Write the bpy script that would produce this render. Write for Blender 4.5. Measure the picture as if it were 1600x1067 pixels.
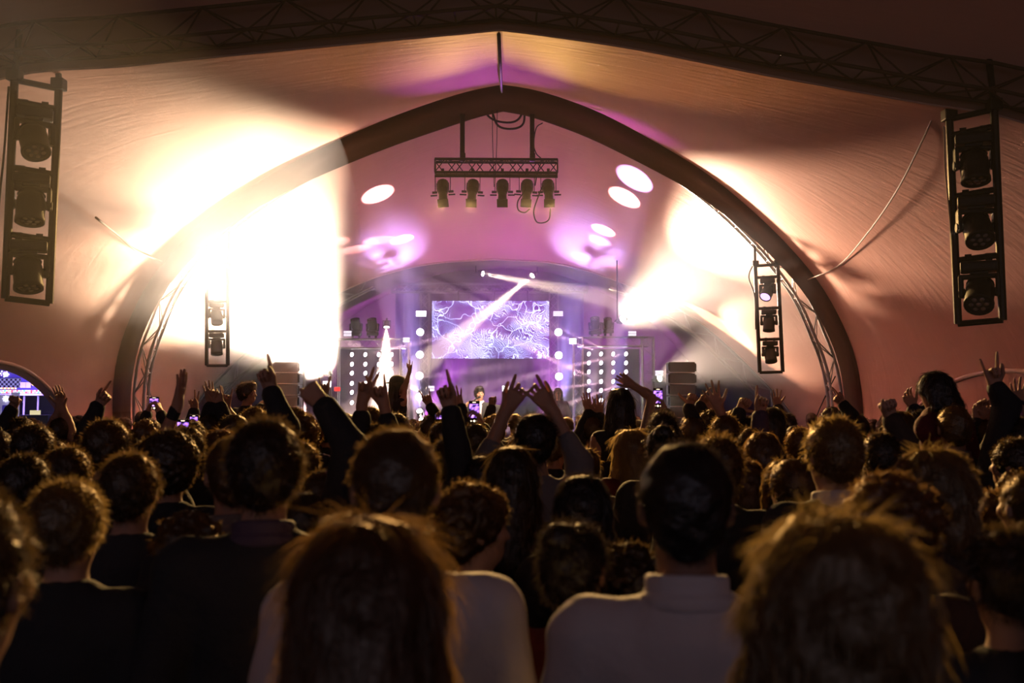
import bpy, bmesh, math, random
import numpy as np
from mathutils import Vector, Matrix, Quaternion
from mathutils.bvhtree import BVHTree

random.seed(7)
SC = bpy.context.scene
COL = SC.collection
for _o in list(bpy.data.objects):
    bpy.data.objects.remove(_o)

# ------------------------------------------------------------------ camera
FPX = 1500.0                       # focal length in pixels of the 1600 x 1067 frame
CAM_Z = 1.80
PITCH = math.atan((635.0 - 533.5) / FPX)
cam_d = bpy.data.cameras.new('camera')
cam_d.sensor_width = 36.0
cam_d.lens = 36.0 * FPX / 1600.0
cam_d.clip_end = 300
cam_d.clip_start = 0.05
cam_d.dof.use_dof = True
cam_d.dof.focus_distance = 14.0
cam_d.dof.aperture_fstop = 3.3
cam = bpy.data.objects.new('camera', cam_d)
cam.location = (0, 0, CAM_Z)
cam.rotation_euler = (math.pi / 2 + PITCH, 0, 0)
COL.objects.link(cam)
SC.camera = cam


def P(px, py, Y):
    """world point at depth Y for a pixel of the 1600 x 1067 frame"""
    a = (px - 800.0) / FPX
    b = (533.5 - py) / FPX
    dy = math.cos(PITCH) - b * math.sin(PITCH)
    dz = math.sin(PITCH) + b * math.cos(PITCH)
    t = Y / dy
    return Vector((a * t, Y, CAM_Z + dz * t))


# ------------------------------------------------------------------ world, exposure
SC.view_settings.view_transform = 'Standard'
SC.view_settings.look = 'None'
SC.view_settings.exposure = 1.2
SC.view_settings.gamma = 1.0
SC.view_settings.use_curve_mapping = False
w = bpy.data.worlds.new('night_sky')
SC.world = w
w.use_nodes = True
w.node_tree.nodes['Background'].inputs[0].default_value = (0.10, 0.085, 0.11, 1)
w.node_tree.nodes['Background'].inputs[1].default_value = 1.0
cy = SC.cycles
cy.max_bounces = 4
cy.diffuse_bounces = 3
cy.glossy_bounces = 2
cy.transmission_bounces = 2
cy.volume_bounces = 0
cy.transparent_max_bounces = 8
cy.caustics_reflective = False
cy.caustics_refractive = False
cy.sample_clamp_indirect = 4.0
cy.use_denoising = True
cy.use_adaptive_sampling = True
cy.adaptive_threshold = 0.03


# ------------------------------------------------------------------ lights (each sits at a fixture built further down, added fills too)
def spot(name, loc, target, watts, deg, col, blend=0.15, size=0.05):
    d = bpy.data.lights.new(name, 'SPOT')
    d.energy = watts
    d.spot_size = math.radians(deg)
    d.spot_blend = blend
    d.color = col
    d.shadow_soft_size = size
    o = bpy.data.objects.new(name, d)
    o.location = loc
    o.rotation_euler = (Vector(target) - Vector(loc)).to_track_quat('-Z', 'Y').to_euler()
    COL.objects.link(o)
    return o


WARM = (1.0, 0.73, 0.54)
GOLD = (1.0, 0.58, 0.19)
PURP = (0.52, 0.07, 0.78)
LAV = (0.40, 0.30, 1.0)
PINK = (1.0, 0.55, 0.70)
HAZE_THIN, HAZE_STAGE, HAZE_PLUME = 0.0015, 0.045, 0.065
BEAM_L = P(507, 578, 24.0)
BEAM_R = P(975, 497, 21.8)
K = 1.0
SPOTS = []          # (fixture position, target) of every beam, so that fixtures can be built there


def beam(name, loc, target, watts, deg, col, blend=0.15, size=0.05):
    SPOTS.append((name, Vector(loc), Vector(target)))
    return spot(name, loc, target, watts * K, deg, col, blend, size)


# the two big floods beside the stage
beam('flood_beam', BEAM_L, BEAM_L + Vector((-0.16, -0.86, 0.385)) * 10, 31000, 43, WARM, 0.12, 0.40)
beam('flood_beam', BEAM_R, BEAM_R + Vector((0.34, -0.86, 0.22)) * 10, 5200, 34, WARM, 0.14, 0.40)
# top lamp of the small ladder in the flood haze, turned to the audience
beam('ladder_beam', P(344, 455, 16.9), P(344, 455, 16.9) + Vector((-0.10, -0.90, 0.38)) * 10, 430, 56, WARM, 0.5, 0.15)
# lower side lamp throwing a wedge across the far side of the stage arch
beam('side_beam', P(1033, 590, 24.6), P(1033, 590, 24.6) + Vector((0.42, -0.80, 0.20)) * 10, 1500, 34, WARM, 0.3, 0.2)
# narrow beams on the stage
beam('stage_beam', P(830, 432, 27), P(690, 545, 24.5), 30000, 8, WARM, 0.3)
beam('stage_beam', P(757, 428, 27), P(930, 462, 25), 18000, 8, WARM, 0.3)
beam('stage_beam', P(604, 514, 25.2), P(600, 650, 24.4), 34000, 20, WARM, 0.3)
beam('stage_beam', P(668, 621, 27.3), P(548, 540, 26.9), 26000, 10, WARM, 0.3)
for a_, b_ in (((958, 552), (868, 508)), ((939, 552), (860, 520)), ((978, 552), (850, 582)), ((939, 596), (850, 556)), ((920, 596), (830, 545)), ((958, 597), (820, 612)), ((978, 597), (850, 645)),
               ((592, 554), (740, 495)), ((571, 554), (720, 520)), ((592, 598), (760, 575)), ((571, 598), (700, 640))):
    beam('panel_beam', P(a_[0], a_[1], 25.75), P(b_[0], b_[1], 24.6), 17000, 4, PINK, 0.4, 0.03)
# added fill on the singing man, set before an unlit lamp of the large ladder
beam('added_key_beam', P(1523, 352, 8.25), P(748, 622, 17.6), 6000, 7, WARM, 0.5, 0.05)
# purple and lavender stage washes
for x_, tx in ((655, 612), (873, 915)):
    beam('wash_beam', P(x_, 640, 27.6), P(tx, 418, 23.2), 6500, 20, LAV, 0.9, 0.10)
beam('wash_beam', P(700, 655, 26.8), P(700, 395, 22.6), 520, 52, PURP, 1.0, 0.1)
beam('wash_beam', P(850, 655, 26.8), P(850, 395, 22.6), 520, 52, PURP, 1.0, 0.1)
beam('wash_beam', P(770, 655, 29.5), P(770, 480, 32.0), 200, 110, PURP, 0.6, 0.1)
beam('wash_beam', P(585, 655, 28.8), P(540, 470, 32.5), 1300, 70, PURP, 0.8, 0.1)  # unseen side fill, added to tint the stage haze mauve
beam('wash_beam', P(955, 655, 28.8), P(985, 470, 32.5), 1300, 70, PURP, 0.8, 0.1)  # unseen twin of the mauve fill, added on the other side
# golden profile lamps of the hanging bar, turned towards the crowd
PROFILES = [(692, 325, -4), (738, 322, 3), (785, 330, 0), (823, 323, 4), (857, 322, -2)]
PROFILE_TILT = math.radians(-35)
for i_, (x_, y_, t_) in enumerate(PROFILES):
    c_ = P(x_, 300, 16.9) + Vector((0, math.sin(PROFILE_TILT), -math.cos(PROFILE_TILT))) * 0.36
    if i_ == 2:
        beam('profile_beam', c_, P(748, 618, 17.6), 900, 18, WARM, 0.5, 0.05)
    else:
        beam('profile_beam', c_, ((-2.0, -1.0, 0, 1.2, 2.2)[i_], (8.0, 5.0, 8.0, 5.0, 8.0)[i_], 1.7), 1450, 44, GOLD, 0.6, 0.05)

# ------------------------------------------------------------------ materials
def rgb(r, g, b):
    f = lambda c: c / 12.92 if c <= 0.04045 else ((c + 0.055) / 1.055) ** 2.4
    return (f(r / 255), f(g / 255), f(b / 255))


def mat(name, col, rough=0.6, metal=0.0, noise=0.0, nscale=20.0, bump=0.0, bscale=60.0, emit=None, estr=0.0, spec=0.4, sheen=0.0):
    m = bpy.data.materials.new(name)
    m.use_nodes = True
    nt = m.node_tree
    b = nt.nodes['Principled BSDF']
    b.inputs['Base Color'].default_value = (*col, 1)
    b.inputs['Roughness'].default_value = rough
    b.inputs['Metallic'].default_value = metal
    b.inputs['Specular IOR Level'].default_value = spec
    if sheen:
        b.inputs['Sheen Weight'].default_value = sheen
        b.inputs['Sheen Roughness'].default_value = 0.4
    tc = nt.nodes.new('ShaderNodeTexCoord')
    if noise:
        n = nt.nodes.new('ShaderNodeTexNoise')
        n.inputs['Scale'].default_value = nscale
        n.inputs['Detail'].default_value = 3
        r = nt.nodes.new('ShaderNodeMixRGB')
        r.blend_type = 'MULTIPLY'
        r.inputs[0].default_value = noise
        r.inputs[1].default_value = (*col, 1)
        nt.links.new(tc.outputs['Object'], n.inputs['Vector'])
        nt.links.new(n.outputs['Fac'], r.inputs[2])
        nt.links.new(r.outputs[0], b.inputs['Base Color'])
    if bump:
        n = nt.nodes.new('ShaderNodeTexNoise')
        n.inputs['Scale'].default_value = bscale
        n.inputs['Detail'].default_value = 2
        u = nt.nodes.new('ShaderNodeBump')
        u.inputs['Strength'].default_value = bump
        u.inputs['Distance'].default_value = 0.02
        nt.links.new(tc.outputs['Object'], n.inputs['Vector'])
        nt.links.new(n.outputs['Fac'], u.inputs['Height'])
        nt.links.new(u.outputs['Normal'], b.inputs['Normal'])
    if emit:
        b.inputs['Emission Color'].default_value = (*emit, 1)
        b.inputs['Emission Strength'].default_value = estr
        m.cycles.emission_sampling = 'NONE'
    return m


def fabric_mat(name, col, translucent=0.25):
    m = bpy.data.materials.new(name)
    m.use_nodes = True
    nt = m.node_tree
    N = nt.nodes
    L = nt.links
    N.clear()
    out = N.new('ShaderNodeOutputMaterial')
    tc = N.new('ShaderNodeTexCoord')
    n1 = N.new('ShaderNodeTexNoise')
    n1.inputs['Scale'].default_value = 0.9
    n1.inputs['Detail'].default_value = 4
    mp = N.new('ShaderNodeMapping')
    mp.inputs['Scale'].default_value = (1.2, 5.0, 1.2)
    n2 = N.new('ShaderNodeTexNoise')
    n2.inputs['Scale'].default_value = 1.1
    n2.inputs['Detail'].default_value = 5
    n2.inputs['Distortion'].default_value = 1.2
    bu = N.new('ShaderNodeBump')
    bu.inputs['Strength'].default_value = 0.10
    bu.inputs['Distance'].default_value = 0.12
    mx = N.new('ShaderNodeMixRGB')
    mx.inputs[1].default_value = (*[c * 0.90 for c in col], 1)
    mx.inputs[2].default_value = (*[min(1, c * 1.06) for c in col], 1)
    d = N.new('ShaderNodeBsdfDiffuse')
    t = N.new('ShaderNodeBsdfTranslucent')
    g = N.new('ShaderNodeBsdfGlossy')
    g.inputs['Roughness'].default_value = 0.55
    g.inputs['Color'].default_value = (0.9, 0.85, 0.8, 1)
    s1 = N.new('ShaderNodeMixShader')
    s1.inputs[0].default_value = translucent
    s2 = N.new('ShaderNodeMixShader')
    s2.inputs[0].default_value = 0.06
    L.new(tc.outputs['Object'], n1.inputs['Vector'])
    L.new(tc.outputs['Object'], mp.inputs['Vector'])
    L.new(mp.outputs[0], n2.inputs['Vector'])
    L.new(n2.outputs['Fac'], bu.inputs['Height'])
    L.new(n1.outputs['Fac'], mx.inputs[0])
    for s in (d, t):
        L.new(mx.outputs[0], s.inputs['Color'])
    for s in (d, t, g):
        L.new(bu.outputs[0], s.inputs['Normal'])
    L.new(d.outputs[0], s1.inputs[1])
    L.new(t.outputs[0], s1.inputs[2])
    L.new(s1.outputs[0], s2.inputs[1])
    L.new(g.outputs[0], s2.inputs[2])
    L.new(s2.outputs[0], out.inputs['Surface'])
    return m


M = {}
M['fabric'] = fabric_mat('tent_fabric', (0.66, 0.33, 0.24), 0.08)
M['band'] = fabric_mat('shaded_band_fabric', (0.13, 0.085, 0.07), 0.05)  # paler fabric with its backlit shade put into the colour
M['sleeve'] = fabric_mat('shaded_sleeve_fabric', (0.26, 0.14, 0.105), 0.05)  # cream membrane again, its dimness put into a darker colour
M['dimmed_fabric'] = fabric_mat('dimmed_tent_fabric', (0.22, 0.14, 0.14), 0.0)  # tent fabric darkened so the stage bay looks unlit
M['steel'] = mat('aluminium', (0.52, 0.50, 0.48), 0.38, 0.85, noise=0.35, nscale=8)
M['dark_steel'] = mat('black_steel', (0.030, 0.026, 0.024), 0.45, 0.4, noise=0.4, nscale=12)
M['band_steel'] = mat('sleeved_truss_tube', (0.11, 0.065, 0.048), 0.6, 0.2, noise=0.3, nscale=8)
M['black'] = mat('black_paint', (0.020, 0.018, 0.018), 0.5, 0.0, bump=0.15, bscale=90)
M['glass'] = mat('lens_glass', (0.05, 0.05, 0.07), 0.08, 0.0, spec=0.9)
M['cable'] = mat('rubber_cable', (0.018, 0.015, 0.014), 0.6)
M['pale_rope'] = mat('pale_rope', (0.65, 0.52, 0.40), 0.7, bump=0.3, bscale=200)
M['strap'] = mat('nylon_strap', (0.020, 0.018, 0.018), 0.8, bump=0.2, bscale=200)


def emis(name, col, s):
    m = bpy.data.materials.new(name)
    m.use_nodes = True
    nt = m.node_tree
    nt.nodes.clear()
    o = nt.nodes.new('ShaderNodeOutputMaterial')
    e = nt.nodes.new('ShaderNodeEmission')
    e.inputs[0].default_value = (*col, 1)
    e.inputs[1].default_value = s
    nt.links.new(e.outputs[0], o.inputs[0])
    m.cycles.emission_sampling = 'NONE'
    return m


# ------------------------------------------------------------------ mesh helpers
def newobj(name, me, m=None, parent=None, loc=None):
    o = bpy.data.objects.new(name, me)
    COL.objects.link(o)
    if m is not None and me is not None and not me.materials:
        me.materials.append(m)
    if loc is not None:
        o.location = loc
    if parent is not None:
        o.parent = parent
    return o


def empty(name, loc=(0, 0, 0), rz=0.0):
    o = bpy.data.objects.new(name, None)
    o.empty_display_size = 0.1
    o.location = loc
    o.rotation_euler = (0, 0, rz)
    COL.objects.link(o)
    return o


def tag(o, label, cat=None, group=None, kind=None):
    o['label'] = label
    if cat:
        o['category'] = cat
    if group:
        o['group'] = group
    if kind:
        o['kind'] = kind
    return o


def bm_mesh(bm, name, smooth=False):
    me = bpy.data.meshes.new(name)
    bm.normal_update()
    bm.to_mesh(me)
    bm.free()
    if smooth:
        me.shade_smooth()
    return me


def copy_tree(o, parent=None):
    c = o.copy()
    COL.objects.link(c)
    c.parent = parent
    for ch in o.children:
        copy_tree(ch, c)
    return c


def bm_box(bm, c, s, rot=None, bevel=0.0):
    g = bmesh.ops.create_cube(bm, size=1.0)
    vs = g['verts']
    for v in vs:
        v.co = Vector((v.co.x * s[0], v.co.y * s[1], v.co.z * s[2]))
    if bevel:
        es = list({e for v in vs for e in v.link_edges})
        r = bmesh.ops.bevel(bm, geom=es, offset=bevel, segments=2, affect='EDGES', profile=0.6)
        vs = list({v for f in r['faces'] for v in f.verts} | {v for v in vs if v.is_valid})
    for v in vs:
        if rot is not None:
            v.co = rot @ v.co
        v.co += Vector(c)
    return vs


def bm_cyl(bm, p0, p1, r0, r1=None, n=10, caps=True):
    p0, p1 = Vector(p0), Vector(p1)
    r1 = r0 if r1 is None else r1
    d = p1 - p0
    q = d.to_track_quat('Z', 'Y')
    a = [bm.verts.new(p0 + q @ Vector((math.cos(2 * math.pi * i / n) * r0, math.sin(2 * math.pi * i / n) * r0, 0))) for i in range(n)]
    b = [bm.verts.new(p1 + q @ Vector((math.cos(2 * math.pi * i / n) * r1, math.sin(2 * math.pi * i / n) * r1, 0))) for i in range(n)]
    for i in range(n):
        bm.faces.new((a[i], a[(i + 1) % n], b[(i + 1) % n], b[i]))
    if caps:
        bm.faces.new(a[::-1])
        bm.faces.new(b)


def bm_lathe(bm, prof, n=20, M4=Matrix.Identity(4)):
    """prof: [(r, z)] turned about local Z, then moved by M4"""
    rings = []
    for r, z in prof:
        if r < 1e-5:
            rings.append([bm.verts.new(M4 @ Vector((0, 0, z)))])
        else:
            rings.append([bm.verts.new(M4 @ Vector((r * math.cos(2 * math.pi * i / n), r * math.sin(2 * math.pi * i / n), z))) for i in range(n)])
    for a, b in zip(rings, rings[1:]):
        for i in range(n):
            j = (i + 1) % n
            if len(a) == 1 and len(b) == 1:
                continue
            if len(a) == 1:
                bm.faces.new((a[0], b[j], b[i]))
            elif len(b) == 1:
                bm.faces.new((a[i], a[j], b[0]))
            else:
                bm.faces.new((a[i], a[j], b[j], b[i]))


def bm_tube(bm, pts, r, n=8):
    pts = [Vector(p) for p in pts]
    rings = []
    up = Vector((0, 0, 1))
    prev = None
    for i, p in enumerate(pts):
        t = (pts[min(i + 1, len(pts) - 1)] - pts[max(i - 1, 0)]).normalized()
        u = prev if prev is not None else (up.cross(t) if abs(t.dot(up)) < 0.95 else Vector((1, 0, 0)).cross(t))
        u = (u - t * u.dot(t)).normalized()
        v = t.cross(u)
        prev = u
        rr = r[i] if isinstance(r, (list, tuple)) else r
        rings.append([bm.verts.new(p + (u * math.cos(2 * math.pi * k / n) + v * math.sin(2 * math.pi * k / n)) * rr) for k in range(n)])
    for a, b in zip(rings, rings[1:]):
        for k in range(n):
            bm.faces.new((a[k], a[(k + 1) % n], b[(k + 1) % n], b[k]))
    bm.faces.new(rings[0][::-1])
    bm.faces.new(rings[-1])


def catmull(pts, per=6):
    pts = [Vector(p) for p in pts]
    q = [pts[0] * 2 - pts[1]] + pts + [pts[-1] * 2 - pts[-2]]
    out = []
    for i in range(1, len(q) - 2):
        for k in range(per):
            t = k / per
            a, b, c, d = q[i - 1], q[i], q[i + 1], q[i + 2]
            out.append(0.5 * ((2 * b) + (c - a) * t + (2 * a - 5 * b + 4 * c - d) * t * t + (3 * b - a - 3 * c + d) * t ** 3))
    out.append(pts[-1])
    return out


def resample(pts, n):
    L = [0.0]
    for a, b in zip(pts, pts[1:]):
        L.append(L[-1] + (b - a).length)
    out = []
    k = 0
    for i in range(n):
        s = L[-1] * i / (n - 1)
        while k < len(L) - 2 and L[k + 1] < s:
            k += 1
        f = (s - L[k]) / max(1e-9, L[k + 1] - L[k])
        out.append(pts[k].lerp(pts[k + 1], min(1, max(0, f))))
    return out


_UNIT = {}


def unit_cyl(m, n=8):
    key = (m.name, n)
    if key not in _UNIT:
        bm = bmesh.new()
        bm_cyl(bm, (0, 0, 0), (0, 0, 1), 1.0, n=n)
        me = bm_mesh(bm, 'bar_' + m.name)
        me.materials.append(m)
        _UNIT[key] = me
    return _UNIT[key]


def bar(name, p0, p1, r, m, parent, n=8):
    """a straight bar, one object sharing one mesh; p0, p1 in the parent's space"""
    p0, p1 = Vector(p0), Vector(p1)
    d = p1 - p0
    o = bpy.data.objects.new(name, unit_cyl(m, n))
    COL.objects.link(o)
    o.parent = parent
    o.location = p0
    o.rotation_mode = 'QUATERNION'
    o.rotation_quaternion = d.to_track_quat('Z', 'Y')
    o.scale = (r, r, d.length)
    return o


def box_truss(root, A, B, w, h, up, m, rc=0.025, rb=0.010, pitch=0.3, faces=(0, 1, 2, 3)):
    """straight box truss from A to B in root space: four chords and zigzag braces, every bar its own part"""
    A, B, up = Vector(A), Vector(B), Vector(up)
    t = (B - A).normalized()
    s = t.cross(up).normalized()
    u = s.cross(t).normalized()
    off = [s * w / 2 + u * h / 2, -s * w / 2 + u * h / 2, -s * w / 2 - u * h / 2, s * w / 2 - u * h / 2]
    for o in off:
        bar('chord', A + o, B + o, rc, m, root)
    n = max(2, int(round((B - A).length / pitch)))
    for f in faces:
        a, b = off[f], off[(f + 1) % 4]
        for i in range(n):
            p = A.lerp(B, i / n)
            q = A.lerp(B, (i + 1) / n)
            if i % 2 == 0:
                bar('brace', p + a, q + b, rb, m, root, 6)
            else:
                bar('brace', p + b, q + a, rb, m, root, 6)
        for p in (A, B):
            bar('end_bar', p + a, p + b, rb, m, root, 6)


def curve_part(name, pts, r, m, parent=None, n=8):
    bm = bmesh.new()
    bm_tube(bm, pts, r, n)
    return newobj(name, bm_mesh(bm, name, True), m, parent)

# ------------------------------------------------------------------ the tent
Y1, Y2, Y3, Y4 = 8.5, 17.0, 24.5, 33.0


def pix(lst, Y):
    return [P(x, y, Y) for x, y in lst]


# arch 1 (nearest), lower edge; left foot .. peak .. right foot
a1L = [Vector((-8.3, Y1, 0)), Vector((-8.15, Y1, 1.4)), Vector((-7.4, Y1, 3.0)), Vector((-6.1, Y1, 4.15))] + pix([(0, 124), (200, 103), (400, 83), (600, 64), (730, 52)], Y1)
a1R = pix([(840, 54), (1000, 78), (1200, 118), (1420, 158), (1600, 192)], Y1) + [Vector((6.0, Y1, 3.72)), Vector((7.2, Y1, 2.7)), Vector((7.9, Y1, 1.3)), Vector((8.05, Y1, 0))]
pk1 = P(781, 47, Y1)
# arch 2, outer edge
a2L = [P(184, 794, Y2)] + pix([(178, 700), (176, 620), (184, 555), (202, 500), (230, 445), (264, 400), (312, 350), (372, 305), (442, 262), (522, 222), (602, 187), (682, 157), (742, 137)], Y2)
a2R = pix([(828, 135), (880, 152), (950, 182), (1050, 237), (1112, 277), (1172, 326), (1230, 382), (1280, 442), (1316, 505), (1338, 565), (1348, 630), (1350, 700)], Y2) + [P(1350, 794, Y2)]
pk2 = P(785, 128, Y2)
# arch 3, the far edge above the stage
a3L = [P(262, 746, Y3)] + pix([(285, 660), (330, 600), (395, 540), (470, 487), (545, 450), (605, 427), (680, 411)], Y3)
a3R = pix([(860, 410), (925, 425), (985, 447), (1050, 477), (1110, 515), (1180, 580), (1240, 650)], Y3) + [P(1268, 746, Y3)]
pk3 = P(770, 405, Y3)


def prof(L, pk, R, n=48):
    l = resample(catmull(L + [pk], 8), n)
    r = resample(catmull([pk] + R, 8), n)
    return l + r[1:]


prof1, prof2, prof3 = prof(a1L, pk1, a1R), prof(a2L, pk2, a2R), prof(a3L, pk3, a3R)


def loft(name, rows, m, smooth=True):
    bm = bmesh.new()
    vs = [[bm.verts.new(p) for p in r] for r in rows]
    for a, b in zip(vs, vs[1:]):
        for i in range(len(a) - 1):
            try:
                bm.faces.new((a[i], a[i + 1], b[i + 1], b[i]))
            except ValueError:
                pass
    me = bm_mesh(bm, name, smooth)
    return newobj(name, me, m)


def blend_rows(pa, pb, n, sag=0.0):
    rows = []
    c = Vector((0, 0, 1.2))
    for k in range(n + 1):
        t = k / n
        row = []
        for a, b in zip(pa, pb):
            p = a.lerp(b, t)
            if sag and p.z > 0.3:
                # tensioned membrane: drawn inwards between the arches
                f = 4 * t * (1 - t) * sag * min(1.0, p.z / 3.0)
                d = Vector((p.x, 0, p.z - 1.2))
                if d.length > 0.1:
                    p = p - d.normalized() * f
            row.append(p)
        rows.append(row)
    return rows


# --- bay between arch 1 and arch 2, with the arched door openings at its feet
rows12 = blend_rows(prof1, prof2, 40, 0.22)


def door_z(Y, y0, y1, h):
    t = (Y - (y0 + y1) / 2) / ((y1 - y0) / 2)
    return h * math.sqrt(1 - t * t) if abs(t) < 1 else 0.0


def surf_at(row, side, z):
    """the point of a lofted row at height z on one side (row runs left foot .. right foot)"""
    seq = row if side < 0 else row[::-1]
    for i in range(len(seq) - 1):
        a, b = seq[i], seq[i + 1]
        if a.z <= z <= b.z:
            return i + 1, a.lerp(b, (z - a.z) / max(1e-6, b.z - a.z))
    return 0, seq[0]


DOOR_L = (10.2, 16.35, 2.42)
DOOR_R = (9.4, 16.6, 2.28)
NR = 140
rows_f = blend_rows(prof1, prof2, NR, 0.22)
bm = bmesh.new()
half = len(prof1) // 2
grid = []
rim_l, rim_r = [], []
for r in rows_f:
    Y = r[0].y
    z = door_z(Y, *DOOR_L)
    left = r[:half + 1]
    if z > 0.02:
        k, p = surf_at(r, -1, z)
        left = resample([p] + r[k:half + 1], half + 1)
        rim_l.append(p)
    zr = door_z(Y, *DOOR_R)
    if zr > 0.02:
        k, p = surf_at(r, 1, zr)
        rim_r.append(p)
    grid.append([bm.verts.new(p) for p in left + r[half + 1:]])
for a, b in zip(grid, grid[1:]):
    for i in range(len(a) - 1):
        bm.faces.new((a[i], a[i + 1], b[i + 1], b[i]))
front = newobj('ceiling_front_bay', bm_mesh(bm, 'ceiling_front_bay', True), M['fabric'])
tag(front, 'cream tent membrane between the near arch and the middle arch', kind='structure')
# door rims
def rim(name, pts, label, inward):
    r0 = pts[0].copy(); r0.z = 0
    r1 = pts[-1].copy(); r1.z = 0
    o = curve_part(name, [r0] + pts + [r1], 0.035, M['fabric_rim'])
    tag(o, label, kind='structure')
    return o
M['fabric_rim'] = fabric_mat('rolled_fabric_edge', (0.80, 0.58, 0.50), 0.1)
rl = rim('trim_door_west', rim_l, 'rolled pale edge of the open side doorway looking onto the fairground', 1)
rr = rim('trim_door_east', rim_r, 'pale arched piping of the closed side door', -1)
# a narrow hanging flap inside the open doorway
rows = []
for p in [rim_l[0]] + rim_l + [rim_l[-1]]:
    rows.append([p, p + Vector((-0.06, 0.03, -0.03)), p + Vector((-0.12, 0.05, -0.08))])
fl = loft('trim_door_flap', rows, M['fabric'])
tag(fl, 'thin fabric lip hanging under the open doorway edge', kind='structure')

# --- bay between arch 2 and arch 3
prof2b = [p + Vector((0, 0.55, 0)) for p in prof2]
mid = loft('ceiling_middle_bay', blend_rows(prof2, prof3, 40, 0.25), M['fabric'])
tag(mid, 'cream tent membrane between the middle arch and the stage arch', kind='structure')

# --- bay above the stage and the end wall
prof4 = []
for p in prof3:
    prof4.append(Vector((p.x * 1.0, Y4, p.z * 1.18)))
rear = loft('ceiling_stage_bay', blend_rows([p + Vector((0, 0.06, 0.04)) for p in prof3], prof4, 14, 0.1), M['dimmed_fabric'])
tag(rear, 'tent membrane over the stage behind the far arch', kind='structure')
bm = bmesh.new()
vs = [bm.verts.new(p) for p in prof4]
c = bm.verts.new((0, Y4, 0.0))
for a, b in zip(vs, vs[1:]):
    bm.faces.new((a, b, c))
bk = newobj('wall_back', bm_mesh(bm, 'wall_back'), M['dimmed_fabric'])
tag(bk, 'flat end wall of the tent behind the stage', kind='structure')

# --- bay from arch 1 towards and over the camera
prof1u = []
for i, p in enumerate(prof1):
    prof1u.append(p + Vector((0, 0, 0.42)))
prof0 = [Vector((p.x * 1.05, -5.0, p.z * 1.22)) for p in prof1]
near = loft('ceiling_near_bay', blend_rows([p + Vector((0, -0.05, 0.03)) for p in prof1u], prof0, 16, 0.0), M['fabric'])
tag(near, 'dim tent membrane overhead in front of the near arch', kind='structure')
# --- fabric bands along the arches
def band(name, outer, width_of, dy, m, label):
    rows = [outer, []]
    n = len(outer)
    for i, p in enumerate(outer):
        t = (outer[min(i + 1, n - 1)] - outer[max(i - 1, 0)]).normalized()
        nrm = Vector((t.z, 0, -t.x))
        if nrm.z > 0 and abs(nrm.z) > abs(nrm.x):
            nrm = -nrm
        if abs(nrm.z) <= abs(nrm.x) and nrm.x * p.x > 0:
            nrm = -nrm
        rows[1].append(p + nrm * width_of(i / (n - 1)) + Vector((0, dy, 0)))
    o = loft(name, rows, m)
    sm = o.modifiers.new('thickness', 'SOLIDIFY')
    sm.thickness = 0.02
    tag(o, label, kind='structure')
    return o, rows[1]


wid2 = lambda s: 0.27 + 0.24 * math.sin(math.pi * s) ** 4
b2, inner2 = band('trim_middle_arch', prof2, wid2, 0.12, M['band'], 'shade-darkened fabric band running round the middle pointed arch')
# near arch: a fabric sleeve from its lower edge up to the near membrane
rows = [prof1, [p + Vector((0, -0.10, 0.20)) for p in prof1], [p + Vector((0, -0.05, 0.46)) for p in prof1]]
b1 = loft('trim_near_arch', rows, M['sleeve'])
tag(b1, 'shade-darkened fabric sleeve of the near arch across the top of the tent', kind='structure')
# pale hem along the lower edges
hem = curve_part('trim_near_arch_hem', prof1, 0.010, M['fabric_rim'])
tag(hem, 'thin pale hem cord under the near arch', kind='structure')
hem3 = curve_part('trim_stage_arch_hem', [p + Vector((0, -0.02, 0)) for p in prof3], 0.03, M['fabric_rim'])
tag(hem3, 'pale hem of the far arch above the stage', kind='structure')

# --- floor
bm = bmesh.new()
bmesh.ops.create_grid(bm, x_segments=2, y_segments=2, size=1)
for v in bm.verts:
    v.co = Vector((v.co.x * 60, v.co.y * 45 + 25, 0))
M['ground'] = mat('trampled_ground', (0.05, 0.042, 0.036), 0.9, noise=0.6, nscale=3, bump=0.4, bscale=12)
fl = newobj('floor', bm_mesh(bm, 'floor'), M['ground'])
tag(fl, 'dark ground under the crowd', kind='structure')


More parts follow.
